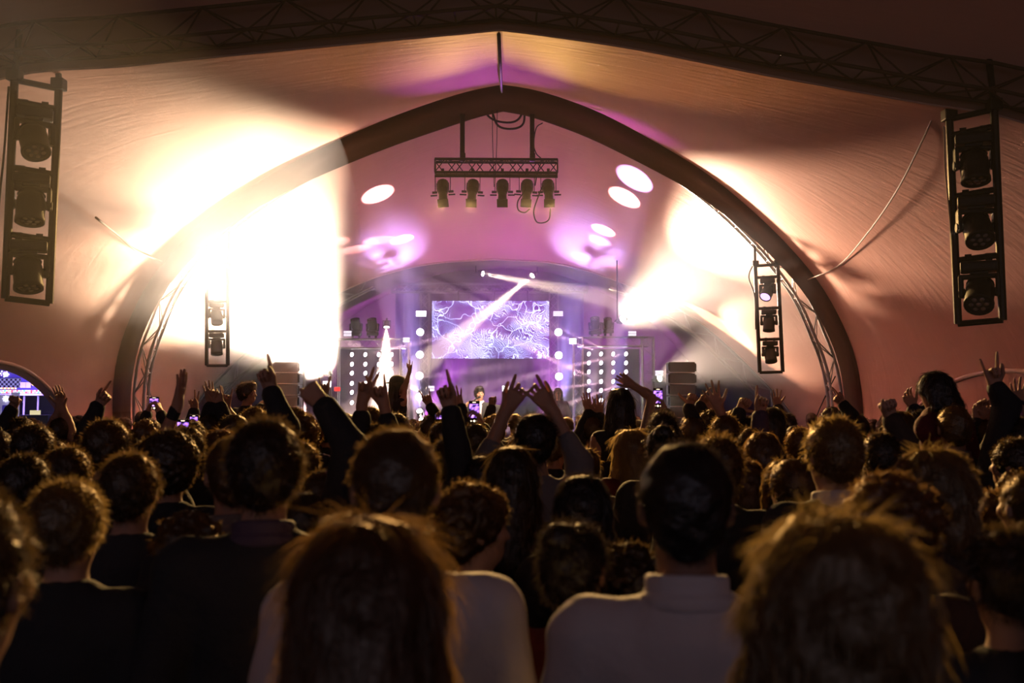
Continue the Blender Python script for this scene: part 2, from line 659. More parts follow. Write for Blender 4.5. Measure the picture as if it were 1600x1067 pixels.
# --- arch trusses (bent three-chord trusses)
def arch_truss(name, path, depth, spread, label, mt, rc=0.028, rb=0.011, pitch=0.42, rng=(0.0, 1.0), inward=0.0, dy=0.0, cat='truss'):
    n = len(path)
    a, b = int(rng[0] * (n - 1)), int(rng[1] * (n - 1))
    pts = path[a:b + 1]
    fr = []
    m = len(pts)
    for i, p in enumerate(pts):
        t = (pts[min(i + 1, m - 1)] - pts[max(i - 1, 0)]).normalized()
        nr = Vector((t.z, 0, -t.x))
        if (nr.z > 0 and abs(nr.z) > abs(nr.x)) or (abs(nr.z) <= abs(nr.x) and nr.x * p.x > 0):
            nr = -nr
        iw = inward((a + i) / (n - 1)) if callable(inward) else inward
        fr.append((p + nr * iw + Vector((0, dy, 0)), nr))
    root = empty(name, (fr[0][0].x, fr[0][0].y, fr[0][0].z))
    o0 = Vector(root.location)
    c1 = [p - o0 for p, nr in fr]
    c2 = [p + nr * depth + Vector((0, spread / 2, 0)) - o0 for p, nr in fr]
    c3 = [p + nr * depth - Vector((0, spread / 2, 0)) - o0 for p, nr in fr]
    for c in (c1, c2, c3):
        curve_part('chord', c, rc, mt, root)
    L = sum((y - x).length for x, y in zip(c1, c1[1:]))
    k = max(3, int(L / pitch))
    r1, r2, r3 = resample(c1, k), resample(c2, k), resample(c3, k)
    for i in range(k - 1):
        e, f = (0, 1) if i % 2 == 0 else (1, 0)
        bar('brace', r1[i + e], r3[i + f], rb, mt, root, 6)
        bar('brace', r1[i + e], r2[i + f], rb, mt, root, 6)
        bar('brace', r2[i + e], r3[i + f], rb, mt, root, 6)
        bar('rung', r2[i], r3[i], rb, mt, root, 6)
    tag(root, label, cat, 'arch trusses of the tent')
    return root


arch_truss('arch_truss', inner2, 0.22, 0.22, 'bent aluminium lattice truss following the middle pointed arch', M['steel'], rng=(0.02, 0.98), inward=lambda s: -0.03 - 0.42 * max(0.0, math.sin(math.pi * s) - 0.45) / 0.55, dy=0.22)
arch_truss('arch_truss', [p for p in prof1], 0.30, 0.30, 'lattice truss in the sleeve of the near arch overhead', M['band_steel'] if 'band_steel' in M else M['dark_steel'], rng=(0.16, 0.84), inward=-0.36, dy=-0.24, rc=0.018, rb=0.009, pitch=0.36)
arch_truss('arch_truss', prof3, 0.34, 0.34, 'slanting lattice foot of the stage arch rising behind the man seen in profile', M['steel'], rng=(0.03, 0.36), inward=lambda s: 0.04 - 1.1 * max(0, s - 0.2), dy=0.12, pitch=0.45)
arch_truss('arch_truss', prof3[::-1], 0.34, 0.34, 'slanting lattice foot of the stage arch below the hanging lamp ladder, over pointing hands', M['steel'], rng=(0.03, 0.36), inward=lambda s: 0.04 - 1.1 * max(0, s - 0.2), dy=0.12, pitch=0.45)
# ridge cable and ridge post line
rc_ = curve_part('ridge_cable', [pk1 + Vector((-0.01, 0.02, -0.03)), pk1.lerp(pk2, 0.35) + Vector((0, 0, -0.34)), pk1.lerp(pk2, 0.7) + Vector((0, 0, -0.30)), pk2 + Vector((-0.04, -0.08, -0.06))], 0.018, M['cable'])
tag(rc_, 'dark ridge cable running between the two arch peaks', 'cable')
BVH_FRONT = BVHTree.FromPolygons([v.co.copy() for v in front.data.vertices], [list(p.vertices) for p in front.data.polygons])
BVH_MID = BVHTree.FromPolygons([v.co.copy() for v in mid.data.vertices], [list(p.vertices) for p in mid.data.polygons])
def on_fabric(px, py, bvh):
    o = Vector((0, 0, CAM_Z))
    d = (P(px, py, 10) - o).normalized()
    h = bvh.ray_cast(o, d)
    return h[0]


# --- smoke: thin above the crowd, dense over the stage, a plume drifting along the left flood
def smoke(name, density, bm, label, aniso=0.2):
    hm = bpy.data.materials.new(name)
    hm.use_nodes = True
    nt = hm.node_tree
    nt.nodes.clear()
    o_ = nt.nodes.new('ShaderNodeOutputMaterial')
    vsn = nt.nodes.new('ShaderNodeVolumeScatter')
    vsn.inputs['Color'].default_value = (0.91, 0.87, 0.93, 1)
    vsn.inputs['Density'].default_value = density
    vsn.inputs['Anisotropy'].default_value = aniso
    nt.links.new(vsn.outputs[0], o_.inputs['Volume'])
    bmesh.ops.recalc_face_normals(bm, faces=bm.faces[:])
    o = newobj(name, bm_mesh(bm, name), hm)
    return tag(o, label, 'haze', kind='stuff')


def slab(prof_h, x0, x1):
    bm = bmesh.new()
    lo_ = [bm.verts.new((x0, y, z)) for y, z in prof_h]
    hi_ = [bm.verts.new((x1, y, z)) for y, z in prof_h]
    bm.faces.new(lo_)
    bm.faces.new(hi_[::-1])
    for i in range(len(prof_h)):
        j = (i + 1) % len(prof_h)
        bm.faces.new((lo_[j], lo_[i], hi_[i], hi_[j]))
    return bm


smoke('haze', HAZE_THIN, slab([(-4.6, 9.3), (-4.6, 2.05), (9.0, 1.98), (15.6, 1.92), (17.2, 0.55), (32.9, 0.55), (32.9, 9.3)], -9.0, 9.0), 'thin smoke hanging in the air above the heads of the crowd')
smoke('stage_haze', HAZE_STAGE, slab([(17.6, 9.2), (17.4, 1.9), (18.4, 0.6), (32.8, 0.6), (32.8, 9.2)], -8.9, 8.9), 'dense smoke filling the stage end of the tent')
bm = bmesh.new()
bmesh.ops.create_uvsphere(bm, u_segments=32, v_segments=20, radius=1.0)
for v in bm.verts:
    v.co = Vector((v.co.x * 2.95 - 5.35, v.co.y * 11.5 + 12.0, v.co.z * 3.2 + 4.9))
smoke('smoke_plume', HAZE_PLUME, bm, 'smoke plume drifting through the flood beam', 0.5)
bm = bmesh.new()
bmesh.ops.create_uvsphere(bm, u_segments=32, v_segments=20, radius=1.0)
for v in bm.verts:
    v.co = Vector((v.co.x * 2.3 - 5.1, v.co.y * 4.6 + 20.0, v.co.z * 2.4 + 4.3))
smoke('smoke_cloud', 0.05, bm, 'thick smoke cloud glowing round the blazing flood', 0.5)
bm = bmesh.new()
bmesh.ops.create_uvsphere(bm, u_segments=32, v_segments=20, radius=1.0)
for v in bm.verts:
    v.co = Vector((v.co.x * 2.4 + 4.3, v.co.y * 4.2 + 20.5, v.co.z * 2.6 + 4.2))
smoke('smoke_cloud', 0.022, bm, 'smoke cloud glowing round the far flood', 0.4)

# ------------------------------------------------------------------ hanging rig
# spots thrown on the membrane by moving heads behind the stage arch
for (px, py, ang, col, wt) in ((590, 304, 7.5, PINK, 6500), (628, 374, 6.5, PINK, 6000), (992, 280, 8.0, LAV, 7500), (976, 309, 7.5, PINK, 6500), (943, 360, 6.5, PINK, 6000), (937, 376, 6.2, LAV, 4500), (908, 401, 5.6, LAV, 3500)):
    h_ = on_fabric(px, py, BVH_MID)
    src = Vector((h_.x * 0.8, 19.0 + (h_.y - 19.0) * 0.6, 0.88))
    beam('gobo_beam', src, h_, wt, ang, col, 0.18, 0.02)
# purple and salmon spill on the ridge of the front bay
h_ = on_fabric(745, 118, BVH_FRONT)
beam('gobo_beam', P(880, 655, 27.8), h_, 6000, 9, PURP, 0.9, 0.05)
h_ = on_fabric(950, 180, BVH_FRONT)
beam('gobo_beam', P(660, 655, 27.8), h_, 6000, 12, PURP, 0.9, 0.05)

_MH = {}


def mh_mesh(key):
    if key in _MH:
        return _MH[key]
    bm = bmesh.new()
    if key == 'base':
        bm_box(bm, (0, 0, -0.095), (0.33, 0.23, 0.10), bevel=0.025)
        bm_box(bm, (0, 0, -0.155), (0.16, 0.16, 0.03), bevel=0.01)
    elif key == 'clamp':
        bm_box(bm, (0, 0, -0.02), (0.05, 0.04, 0.07), bevel=0.01)
        bm_cyl(bm, (-0.03, 0, 0.0), (0.03, 0, 0.0), 0.038, n=10)
    elif key == 'yoke':
        bm_box(bm, (0, 0, -0.185), (0.36, 0.10, 0.045), bevel=0.018)
        for s in (-1, 1):
            bm_box(bm, (s * 0.162, 0, -0.28), (0.042, 0.11, 0.22), bevel=0.018)
            bm_cyl(bm, (s * 0.13, 0, -0.34), (s * 0.19, 0, -0.34), 0.045, n=12)
    elif key == 'head':
        bm_lathe(bm, [(0, 0.15), (0.06, 0.148), (0.105, 0.12), (0.128, 0.05), (0.132, -0.04), (0.128, -0.12), (0.135, -0.15), (0.135, -0.185), (0.118, -0.19), (0.112, -0.165), (0, -0.165)], 20)
    elif key == 'lens':
        bm_lathe(bm, [(0.112, -0.168), (0.08, -0.176), (0, -0.180)], 18)
    elif key == 'cell':
        bm_lathe(bm, [(0.026, 0), (0.020, -0.008), (0, -0.011)], 10)
    elif key == 'fins':
        for i in range(5):
            bm_lathe(bm, [(0.108 - i * 0.006, 0.10 + i * 0.012), (0.128 - i * 0.008, 0.103 + i * 0.012), (0.108 - i * 0.006, 0.106 + i * 0.012)], 18)
    me = bm_mesh(bm, 'moving_head_' + key, key in ('head', 'lens', 'cell'))
    _MH[key] = me
    return me


M['cell_glass'] = mat('led_cell', (0.35, 0.30, 0.28), 0.12, spec=0.9)
M['lamp_on'] = emis('lamp_lit_lens', (1.0, 0.86, 0.66), 60.0)
M['lens_violet'] = emis('violet_reflection_glow', (0.55, 0.30, 0.9), 1.2)  # violet reflection on the glass put in as a glow


def moving_head(loc, rz, pan, tilt, label, scale=1.0, lens='glass', cells=True, group=None, flip=False):
    r = empty('moving_head_light', loc, rz)
    r.scale = (scale,) * 3
    if flip:
        r.rotation_euler = (math.pi, 0, rz)
    for s in (-1, 1):
        c = newobj('clamp', mh_mesh('clamp'), M['dark_steel'], r, (s * 0.09, 0, 0))
    newobj('base', mh_mesh('base'), M['black'], r)
    y = newobj('yoke', mh_mesh('yoke'), M['black'], r)
    y.rotation_euler = (0, 0, pan)
    hd = newobj('head', mh_mesh('head'), M['black'], r, (0, 0, -0.34))
    hd.rotation_euler = Matrix.Rotation(pan, 3, 'Z').to_4x4().to_3x3().to_euler()
    hd.rotation_euler = (Matrix.Rotation(pan, 3, 'Z') @ Matrix.Rotation(tilt, 3, 'X')).to_euler()
    newobj('cooling_fins', mh_mesh('fins'), M['dark_steel'], hd)
    le = newobj('lens', mh_mesh('lens').copy(), M[lens], hd)
    if cells:
        for k in range(7):
            a = k * math.pi / 3
            p = (0, 0, -0.178) if k == 6 else (0.066 * math.cos(a), 0.066 * math.sin(a), -0.172)
            newobj('lens_cell', mh_mesh('cell'), M['cell_glass'], hd, p)
    tag(r, label, 'stage light', group)
    return r


def lamp_ladder(label, tl, tr, bl, br, Y, yaw, rungs, cat='truss', r=0.035):
    """a welded ladder frame hanging from the arch; corner pixels at depth Y, yaw pushes one rail back"""
    cs = []
    for (x, y), s in ((tl, -1), (tr, 1), (br, 1), (bl, -1)):
        cs.append(P(x, y, Y + s * yaw))
    o0 = (cs[2] + cs[3]) / 2
    root = empty('lamp_ladder', o0)
    TL, TR, BR, BL = [c - o0 for c in cs]
    bar('side_rail', BL, TL, r, M['dark_steel'], root, 10)
    bar('side_rail', BR, TR, r, M['dark_steel'], root, 10)
    spots = []
    for f in rungs:
        a, b = TL.lerp(BL, f), TR.lerp(BR, f)
        bar('rung', a, b, r * 0.8, M['dark_steel'], root, 10)
        spots.append((a + b) / 2 + o0)
    for c in (TL, TR):
        bm = bmesh.new()
        bm_box(bm, (0, 0, 0), (r * 3.2, r * 3.2, r * 3.0), bevel=0.012)
        newobj('corner_block', bm_mesh(bm, 'corner_block'), M['dark_steel'], root, c)
    tag(root, label, cat, 'lamp ladders hung from the arches')
    return root, spots, o0, (TL, TR)


GL = 'moving heads on the lamp ladders'
ORD = ('top', 'middle', 'lowest')
# big ladder on the left
root, sp, o0, (TL, TR) = lamp_ladder('large lamp ladder hung from the near arch, washed out by pale haze', (23, 118), (92, 132), (8, 466), (77, 474), 8.5, 0.11, (0.02, 0.115, 0.415, 0.715, 1.0))
for a in (TL, TR):
    bar('hanging_strap', a, a.lerp((TL + TR) / 2, 0.15) + Vector((0, 0, 0.42)), 0.028, M['strap'], root)
yawL = -0.45
for i, (pan, tilt) in enumerate(((0.6, 0.55), (0.2, 0.25), (0.5, 0.32))):
    moving_head(sp[1 + i] + Vector((0, -0.02, 0)), 0.45, pan - 0.3, -tilt, '%s lamp on the hazy large ladder at the tent side' % ORD[i], 0.92, group=GL)
curve_part('cable', catmull([TL + Vector((-0.05, 0, -0.1)), TL + Vector((-0.07, 0, -0.7)), TL + Vector((-0.10, 0, -1.2)), TL + Vector((-0.11, 0, -1.9))], 5), 0.010, M['cable'], root)
# big ladder on the right
root, sp, o0, (TL, TR) = lamp_ladder('large black lamp ladder hung from the near arch beside the dim tent wall', (1483, 180), (1553, 164), (1497, 506), (1567, 500), 8.5, -0.11, (0.02, 0.10, 0.395, 0.70, 1.0))
for a in (TL, TR):
    bar('hanging_strap', a, a.lerp((TL + TR) / 2, 0.15) + Vector((0, 0, 0.46)), 0.028, M['strap'], root)
for i, (pan, tilt) in enumerate(((-0.15, 0.25), (-0.1, 0.62), (-0.45, 0.75))):
    moving_head(sp[1 + i] + Vector((0, -0.02, 0)), -0.45, pan + 0.35, -tilt, '%s lamp on the black large ladder in the dark corner' % ORD[i], 0.92, group=GL)
curve_part('cable', catmull([TL + Vector((-0.05, 0, -0.1)), TL + Vector((-0.05, 0, -0.5)), TL + Vector((-0.02, 0, -1.0)), TL + Vector((-0.01, 0, -1.45))], 5), 0.008, M['pale_rope'], root)
# small ladders from the middle arch
root, sp, o0, (TL, TR) = lamp_ladder('small lamp ladder half lost in the bright flood haze', (323, 415), (356, 415), (323, 571), (356, 571), 17.25, 0.04, (0.02, 0.08, 0.36, 0.66, 1.0))
for a in (TL, TR):
    bar('hanging_strap', a, a + Vector((0, 0, 0.75)), 0.022, M['strap'], root)
for i, (pan, tilt, ln) in enumerate(((0.2, 0.7, 'lamp_on'), (0.3, 0.5, 'glass'), (0.2, 0.35, 'glass'))):
    moving_head(sp[1 + i] + Vector((0, -0.02, 0)), 0.2, pan, -tilt, '%s lamp on the small ladder in the flood haze' % ORD[i], 0.80, lens=ln, cells=False, group=GL)
root, sp, o0, (TL, TR) = lamp_ladder('small lamp ladder in front of the pale middle bay, one violet lens', (1180, 412), (1215, 410), (1187, 582), (1223, 581), 17.25, -0.05, (0.02, 0.13, 0.415, 0.70, 1.0))
for a in (TL, TR):
    bar('hanging_strap', a, a + Vector((0, 0, 0.55)), 0.022, M['strap'], root)
for i, (pan, tilt, ln) in enumerate(((-0.5, 0.8, 'lens_violet'), (-0.2, 0.2, 'glass'), (0.25, 0.35, 'glass'))):
    moving_head(sp[1 + i] + Vector((0, -0.02, 0)), -0.2, pan, -tilt, '%s lamp on the small ladder against the pale membrane' % ORD[i], 0.80, lens=ln, cells=False, group=GL)
curve_part('cable', catmull([TL + Vector((-0.03, 0, 0.0)), TL + Vector((-0.12, 0, -0.25)), TL + Vector((-0.02, 0, -0.6)), TL + Vector((-0.01, 0, -1.2))], 5), 0.012, M['cable'], root)

# --- hanging bar with five profile spotlights
A, B = P(680, 261, 17), P(871, 262, 17)
root = empty('lighting_bar_truss', (A + B) / 2)
o0 = Vector(root.location)
box_truss(root, A - o0, B - o0, 0.22, 0.24, (0, 0, 1), M['dark_steel'], rc=0.026, rb=0.010, pitch=0.19, faces=(0, 1, 3))
bar('lamp_rail', A - o0 + Vector((0, -0.1, -0.19)), B - o0 + Vector((0, -0.1, -0.19)), 0.022, M['dark_steel'], root)
for x in (722, 831):
    t = P(x, 180, 17.1) - o0
    b = P(x + 1, 250, 17) - o0
    bm = bmesh.new()
    bm_box(bm, (t + b) / 2, (0.085, 0.05, (t - b).length), bevel=0.015)
    newobj('hoist_strap', bm_mesh(bm, 'hoist_strap'), M['strap'], root)
    bm = bmesh.new()
    bm_box(bm, b + Vector((0, 0, 0.05)), (0.10, 0.08, 0.16), bevel=0.02)
    newobj('shackle', bm_mesh(bm, 'shackle'), M['dark_steel'], root)
tag(root, 'black lattice bar hung from the arch peak, carrying five spotlights', 'truss')
M['profile_lens'] = emis('profile_spot_lens', (1.0, 0.75, 0.38), 14.0)
_pm = {}
def prof_mesh(k):
    if k in _pm:
        return _pm[k]
    bm = bmesh.new()
    if k == 'lamp_house':
        bm_lathe(bm, [(0, 0.25), (0.092, 0.25), (0.104, 0.238), (0.106, 0.05), (0.088, -0.01), (0.074, -0.06)], 14)
        for i in range(4):
            bm_box(bm, (0, 0, 0.08 + i * 0.04), (0.225, 0.06, 0.012))
    elif k == 'barrel':
        bm_lathe(bm, [(0.074, -0.04), (0.078, -0.16), (0.078, -0.25), (0.088, -0.26), (0.090, -0.285), (0.072, -0.285), (0.070, -0.24), (0.0, -0.24)], 14)
        bm_box(bm, (0, -0.0, -0.29), (0.19, 0.19, 0.012))
    elif k == 'gel_frame':
        bm_box(bm, (0, 0.0, -0.305), (0.17, 0.17, 0.012))
        bm_box(bm, (0, 0.09, -0.325), (0.17, 0.012, 0.05))
    elif k == 'bracket':
        for s in (-1, 1):
            bm_box(bm, (s * 0.135, 0, 0.17), (0.012, 0.03, 0.36))
        bm_box(bm, (0, 0, 0.35), (0.28, 0.03, 0.012))
        bm_box(bm, (0, 0, 0.38), (0.05, 0.05, 0.08))
    elif k == 'knob':
        bm_cyl(bm, (0.10, 0, 0), (0.19, 0, 0), 0.022, n=8)
        bm_cyl(bm, (0.10, 0, -0.08), (0.22, 0, -0.08), 0.014, n=8)
    elif k == 'lens':
        bm_cyl(bm, (0, 0, -0.250), (0, 0, -0.256), 0.066, n=14)
    elif k == 'glint':
        bm_box(bm, (-0.03, 0, -0.298), (0.035, 0.10, 0.008))
        bm_box(bm, (0.03, 0, -0.298), (0.035, 0.10, 0.008))
    _pm[k] = bm_mesh(bm, 'profile_' + k)
    return _pm[k]
for i, (x, y, deg) in enumerate(PROFILES):
    top = P(x, 285, 16.9)
    r = empty('profile_spotlight', P(x, 300, 16.9))
    r.rotation_euler = (PROFILE_TILT, math.radians(deg), 0)
    br = newobj('bracket', prof_mesh('bracket'), M['dark_steel'], r)
    br.rotation_euler = (-PROFILE_TILT, math.radians(-deg), 0)
    newobj('lamp_house', prof_mesh('lamp_house'), M['black'], r)
    bl_ = newobj('barrel', prof_mesh('barrel'), M['black'], r)
    newobj('lens', prof_mesh('lens'), M['profile_lens'], bl_)
    for s in (0, math.pi):
        k = newobj('knob', prof_mesh('knob'), M['black'], r)
        k.rotation_euler = (0, 0, s)
    tag(r, 'black profile spotlight, %s on the hanging bar' % ('outermost towards the glaring flood', 'second from the glaring flood', 'in the middle', 'fourth from the glaring flood, with a loose cable', 'outermost, beside the drooping cable loop')[i], 'spotlight', 'profile spotlights on the hanging bar')


def cable(label, pts, r=0.012, m='cable', name='cable', per=6):
    o = curve_part(name, catmull(pts, per), r, M[m])
    return tag(o, label, 'cable')


cable('black cable loop drooping below the hanging bar', pix([(848, 290), (840, 310), (834, 330), (838, 346), (849, 348), (858, 342), (860, 325)], 16.8), 0.012)
cable('black cable hanging in a loop beside the fourth spotlight', pix([(822, 285), (818, 300), (809, 315), (810, 328), (820, 332), (828, 326)], 16.8), 0.012)
cable('two thick cable swags under the arch peak, upper one', pix([(757, 174), (766, 184), (780, 190), (800, 191), (812, 184), (818, 168)], 17.2), 0.020)
cable('lower of two cable swags under the arch peak', pix([(770, 178), (777, 195), (790, 201), (808, 200), (818, 192), (820, 172)], 17.2), 0.020)
cable('thin vertical line hanging from the peak past the bar', pix([(777, 172), (776, 230), (773, 290)], 16.95), 0.006)
cable('longer thin vertical line hanging from the peak', pix([(769, 172), (770, 230), (772, 292)], 16.95), 0.006)
cable('power cable looping down beside the hoist strap onto the bar', pix([(848, 192), (838, 200), (834, 225), (838, 240), (846, 250), (840, 268), (836, 290)], 16.95), 0.010)
c_ = pix([(1467, 160)], 8.6) + [P(1440, 222, 9.6), P(1400, 300, 11.2), P(1355, 365, 13.2), P(1310, 415, 15.4), P(1262, 437, 17.0)]
cable('pale slack rope running from the near arch to the middle arch', c_, 0.011, 'pale_rope', 'rope')
cable('pale slack rope end beside the glowing membrane', [P(150, 340, 10.5), P(185, 368, 13), P(215, 393, 15), P(252, 408, 16.8)], 0.014, 'pale_rope', 'rope')
cable('thin guy wire from the middle arch foot to the ground', [P(1305, 588, 17.3), P(1280, 640, 18.2), P(1262, 690, 18.8)], 0.010, 'cable', 'guy_wire', 3)
cable('thin guy wire beside the phone held up near the arch foot', [P(221, 576, 17.3), P(240, 630, 18.2), P(258, 690, 18.8)], 0.010, 'cable', 'guy_wire', 3)

# ------------------------------------------------------------------ stage
STAGE_Z = 0.42
M['deck'] = mat('stage_deck', (0.03, 0.028, 0.03), 0.6, bump=0.2, bscale=30)
st = empty('stage_platform', (0, 24, 0))
bm = bmesh.new()
bm_box(bm, (0, 0, STAGE_Z - 0.04), (10.4, 14.0, 0.08), bevel=0.01)
newobj('deck', bm_mesh(bm, 'deck'), M['deck'], st)
bm = bmesh.new()
bm_box(bm, (0, -6.97, (STAGE_Z - 0.08) / 2), (10.3, 0.04, STAGE_Z - 0.08))
newobj('skirt', bm_mesh(bm, 'skirt'), M['strap'], st)
tag(st, 'low black stage platform behind the crowd', 'stage')

# rear goalpost carrying the screen
YR = 30.0
root = empty('stage_truss', (P(770, 600, YR).x, YR, STAGE_Z))
o0 = Vector(root.location)
box_truss(root, P(612, 450, YR) - o0, P(918, 450, YR) - o0, 0.26, 0.26, (0, 0, 1), M['steel'], rc=0.025, rb=0.010, pitch=0.26, faces=(1, 3))
for x in (664, 865):
    a = P(x, 456, YR)
    box_truss(root, Vector((a.x, YR, STAGE_Z)) - o0, a - o0, 0.26, 0.26, (0, 1, 0), M['steel'], rc=0.025, rb=0.010, pitch=0.3, faces=(0, 2))
tag(root, 'tall aluminium goalpost truss framing the video screen', 'truss')
# video screen
M['screen'] = bpy.data.materials.new('video_wall_picture')
m = M['screen']
m.use_nodes = True
nt = m.node_tree
nt.nodes.clear()
N, L = nt.nodes, nt.links
out = N.new('ShaderNodeOutputMaterial')
em = N.new('ShaderNodeEmission')
tc = N.new('ShaderNodeTexCoord')
nd = N.new('ShaderNodeTexNoise')
nd.inputs['Scale'].default_value = 1.6
nd.inputs['Detail'].default_value = 2
mv = N.new('ShaderNodeMixRGB')
mv.blend_type = 'LINEAR_LIGHT'
mv.inputs[0].default_value = 0.45
L.new(tc.outputs['Object'], nd.inputs['Vector'])
L.new(tc.outputs['Object'], mv.inputs[1])
L.new(nd.outputs['Color'], mv.inputs[2])


def lines(scale, direction, dist, thin, mask_scale, lo):
    wv = N.new('ShaderNodeTexWave')
    wv.wave_type = 'BANDS' if direction != 'R' else 'RINGS'
    if direction != 'R':
        wv.bands_direction = direction
    wv.inputs['Scale'].default_value = scale
    wv.inputs['Distortion'].default_value = dist
    wv.inputs['Detail'].default_value = 2
    wv.inputs['Detail Scale'].default_value = 1.2
    L.new(mv.outputs[0], wv.inputs['Vector'])
    r = N.new('ShaderNodeValToRGB')
    r.color_ramp.elements[0].position = thin
    r.color_ramp.elements[0].color = (0, 0, 0, 1)
    r.color_ramp.elements[1].position = min(1.0, thin + 0.10)
    L.new(wv.outputs['Fac'], r.inputs[0])
    n3 = N.new('ShaderNodeTexNoise')
    n3.inputs['Scale'].default_value = mask_scale
    r3 = N.new('ShaderNodeValToRGB')
    r3.color_ramp.elements[0].position = lo
    r3.color_ramp.elements[1].position = lo + 0.12
    L.new(tc.outputs['Object'], n3.inputs['Vector'])
    L.new(n3.outputs['Fac'], r3.inputs[0])
    mu = N.new('ShaderNodeMixRGB')
    mu.blend_type = 'MULTIPLY'
    mu.inputs[0].default_value = 1
    L.new(r.outputs[0], mu.inputs[1])
    L.new(r3.outputs[0], mu.inputs[2])
    return mu


acc = None
for args in ((6.5, 'DIAGONAL', 2.5, 0.88, 1.1, 0.44), (8.0, 'Z', 2.5, 0.90, 0.9, 0.46), (5.0, 'X', 4.0, 0.92, 1.4, 0.50)):
    q = lines(*args)
    if acc is None:
        acc = q
    else:
        ad = N.new('ShaderNodeMixRGB')
        ad.blend_type = 'ADD'
        ad.inputs[0].default_value = 1
        L.new(acc.outputs[0], ad.inputs[1])
        L.new(q.outputs[0], ad.inputs[2])
        acc = ad
vo = N.new('ShaderNodeTexVoronoi')
vo.feature = 'DISTANCE_TO_EDGE'
vo.inputs['Scale'].default_value = 1.5
L.new(mv.outputs[0], vo.inputs['Vector'])
r2 = N.new('ShaderNodeValToRGB')
r2.color_ramp.elements[0].position = 0.0
r2.color_ramp.elements[0].color = (1, 1, 1, 1)
r2.color_ramp.elements[1].position = 0.018
r2.color_ramp.elements[1].color = (0, 0, 0, 1)
L.new(vo.outputs['Distance'], r2.inputs[0])
ad = N.new('ShaderNodeMixRGB')
ad.blend_type = 'ADD'
ad.inputs[0].default_value = 1
L.new(acc.outputs[0], ad.inputs[1])
L.new(r2.outputs[0], ad.inputs[2])
cl = N.new('ShaderNodeMixRGB')
cl.use_clamp = True
cl.inputs[1].default_value = (0.04, 0.006, 0.09, 1)
cl.inputs[2].default_value = (0.45, 0.50, 1.0, 1)
L.new(ad.outputs[0], cl.inputs[0])
L.new(cl.outputs[0], em.inputs[0])
em.inputs[1].default_value = 2.3
L.new(em.outputs[0], out.inputs[0])
m.cycles.emission_sampling = 'NONE'
sc_c = (P(675, 515, 29.7) + P(858, 515, 29.7)) / 2
sw = (P(858, 515, 29.7) - P(675, 515, 29.7)).x
shh = P(700, 470, 29.7).z - P(700, 560, 29.7).z
root = empty('video_screen', (sc_c.x, 29.7, sc_c.z))
bm = bmesh.new()
bm_box(bm, (0, 0.05, 0), (sw + 0.04, 0.08, shh + 0.04))
newobj('cabinet', bm_mesh(bm, 'screen_cabinet'), M['black'], root)
bm = bmesh.new()
bm_box(bm, (0, 0, 0), (sw, 0.012, shh))
newobj('display', bm_mesh(bm, 'screen_display'), M['screen'], root)
for x in (-1.0, 0.1, 1.15):
    bar('hanger', (x, 0.05, shh / 2), (x, 0.05, shh / 2 + 0.32), 0.02, M['dark_steel'], root)
tag(root, 'wide video screen showing violet and blue wireframe lines', 'screen')
# dark drape behind the screen
bm = bmesh.new()
a, b = P(618, 450, 31.5), P(912, 450, 31.5)
vs0, vs1 = [], []
for i in range(81):
    x = a.x + (b.x - a.x) * i / 80
    y = 31.5 + 0.09 * math.sin(i * 1.1) + 0.03 * math.sin(i * 2.7)
    vs0.append(bm.verts.new((x, y, STAGE_Z)))
    vs1.append(bm.verts.new((x, y, a.z)))
for i in range(80):
    bm.faces.new((vs0[i], vs0[i + 1], vs1[i + 1], vs1[i]))
M['drape'] = mat('stage_drape', (0.10, 0.07, 0.11), 0.9)
dr = newobj('stage_curtain', bm_mesh(bm, 'stage_curtain', True), M['drape'])
tag(dr, 'dark pleated curtain hanging behind the video screen', 'curtain')

# round wash lamps and strobe panels on the goalpost columns
M['wash_on'] = emis('wash_lamp_face', (0.86, 0.82, 1.0), 7.0)
M['strobe_on'] = emis('strobe_bar_face', (1.0, 0.90, 0.92), 2.6)
M['strobe_dim'] = emis('strobe_bar_face_dim', (0.85, 0.70, 0.85), 0.9)


def wash_lamp(px, py, label, Y=29.4):
    c = P(px, py, Y)
    r = empty('wash_lamp', c)
    bm = bmesh.new()
    bm_lathe(bm, [(0, 0.16), (0.07, 0.15), (0.12, 0.08), (0.13, 0.0), (0.115, -0.005), (0.11, 0.02), (0, 0.02)], 18, Matrix.Rotation(-math.pi / 2, 4, 'X'))
    newobj('housing', bm_mesh(bm, 'wash_housing', True), M['black'], r)
    bm = bmesh.new()
    bm_lathe(bm, [(0.122, 0.0), (0.08, -0.02), (0, -0.028)], 18, Matrix.Rotation(-math.pi / 2, 4, 'X'))
    newobj('lens', bm_mesh(bm, 'wash_lens', True), M['wash_on'], r)
    bar('mount', (0, 0.10, 0), (0, 0.5, 0), 0.03, M['dark_steel'], r)
    tag(r, label, 'stage light', 'round wash lamps on the goalpost')


HT = ('highest', 'second from the top', 'third from the top', 'lowest')
for i, y in enumerate((519, 554, 587, 620)):
    wash_lamp(656.5 - i * 0.5, y, '%s round lamp on the goalpost column nearer the flood glare' % HT[i])
for i, y in enumerate((519, 555, 588)):
    wash_lamp(872.5 + i * 0.4, y, '%s round lamp on the goalpost column above the woman singing' % HT[i])


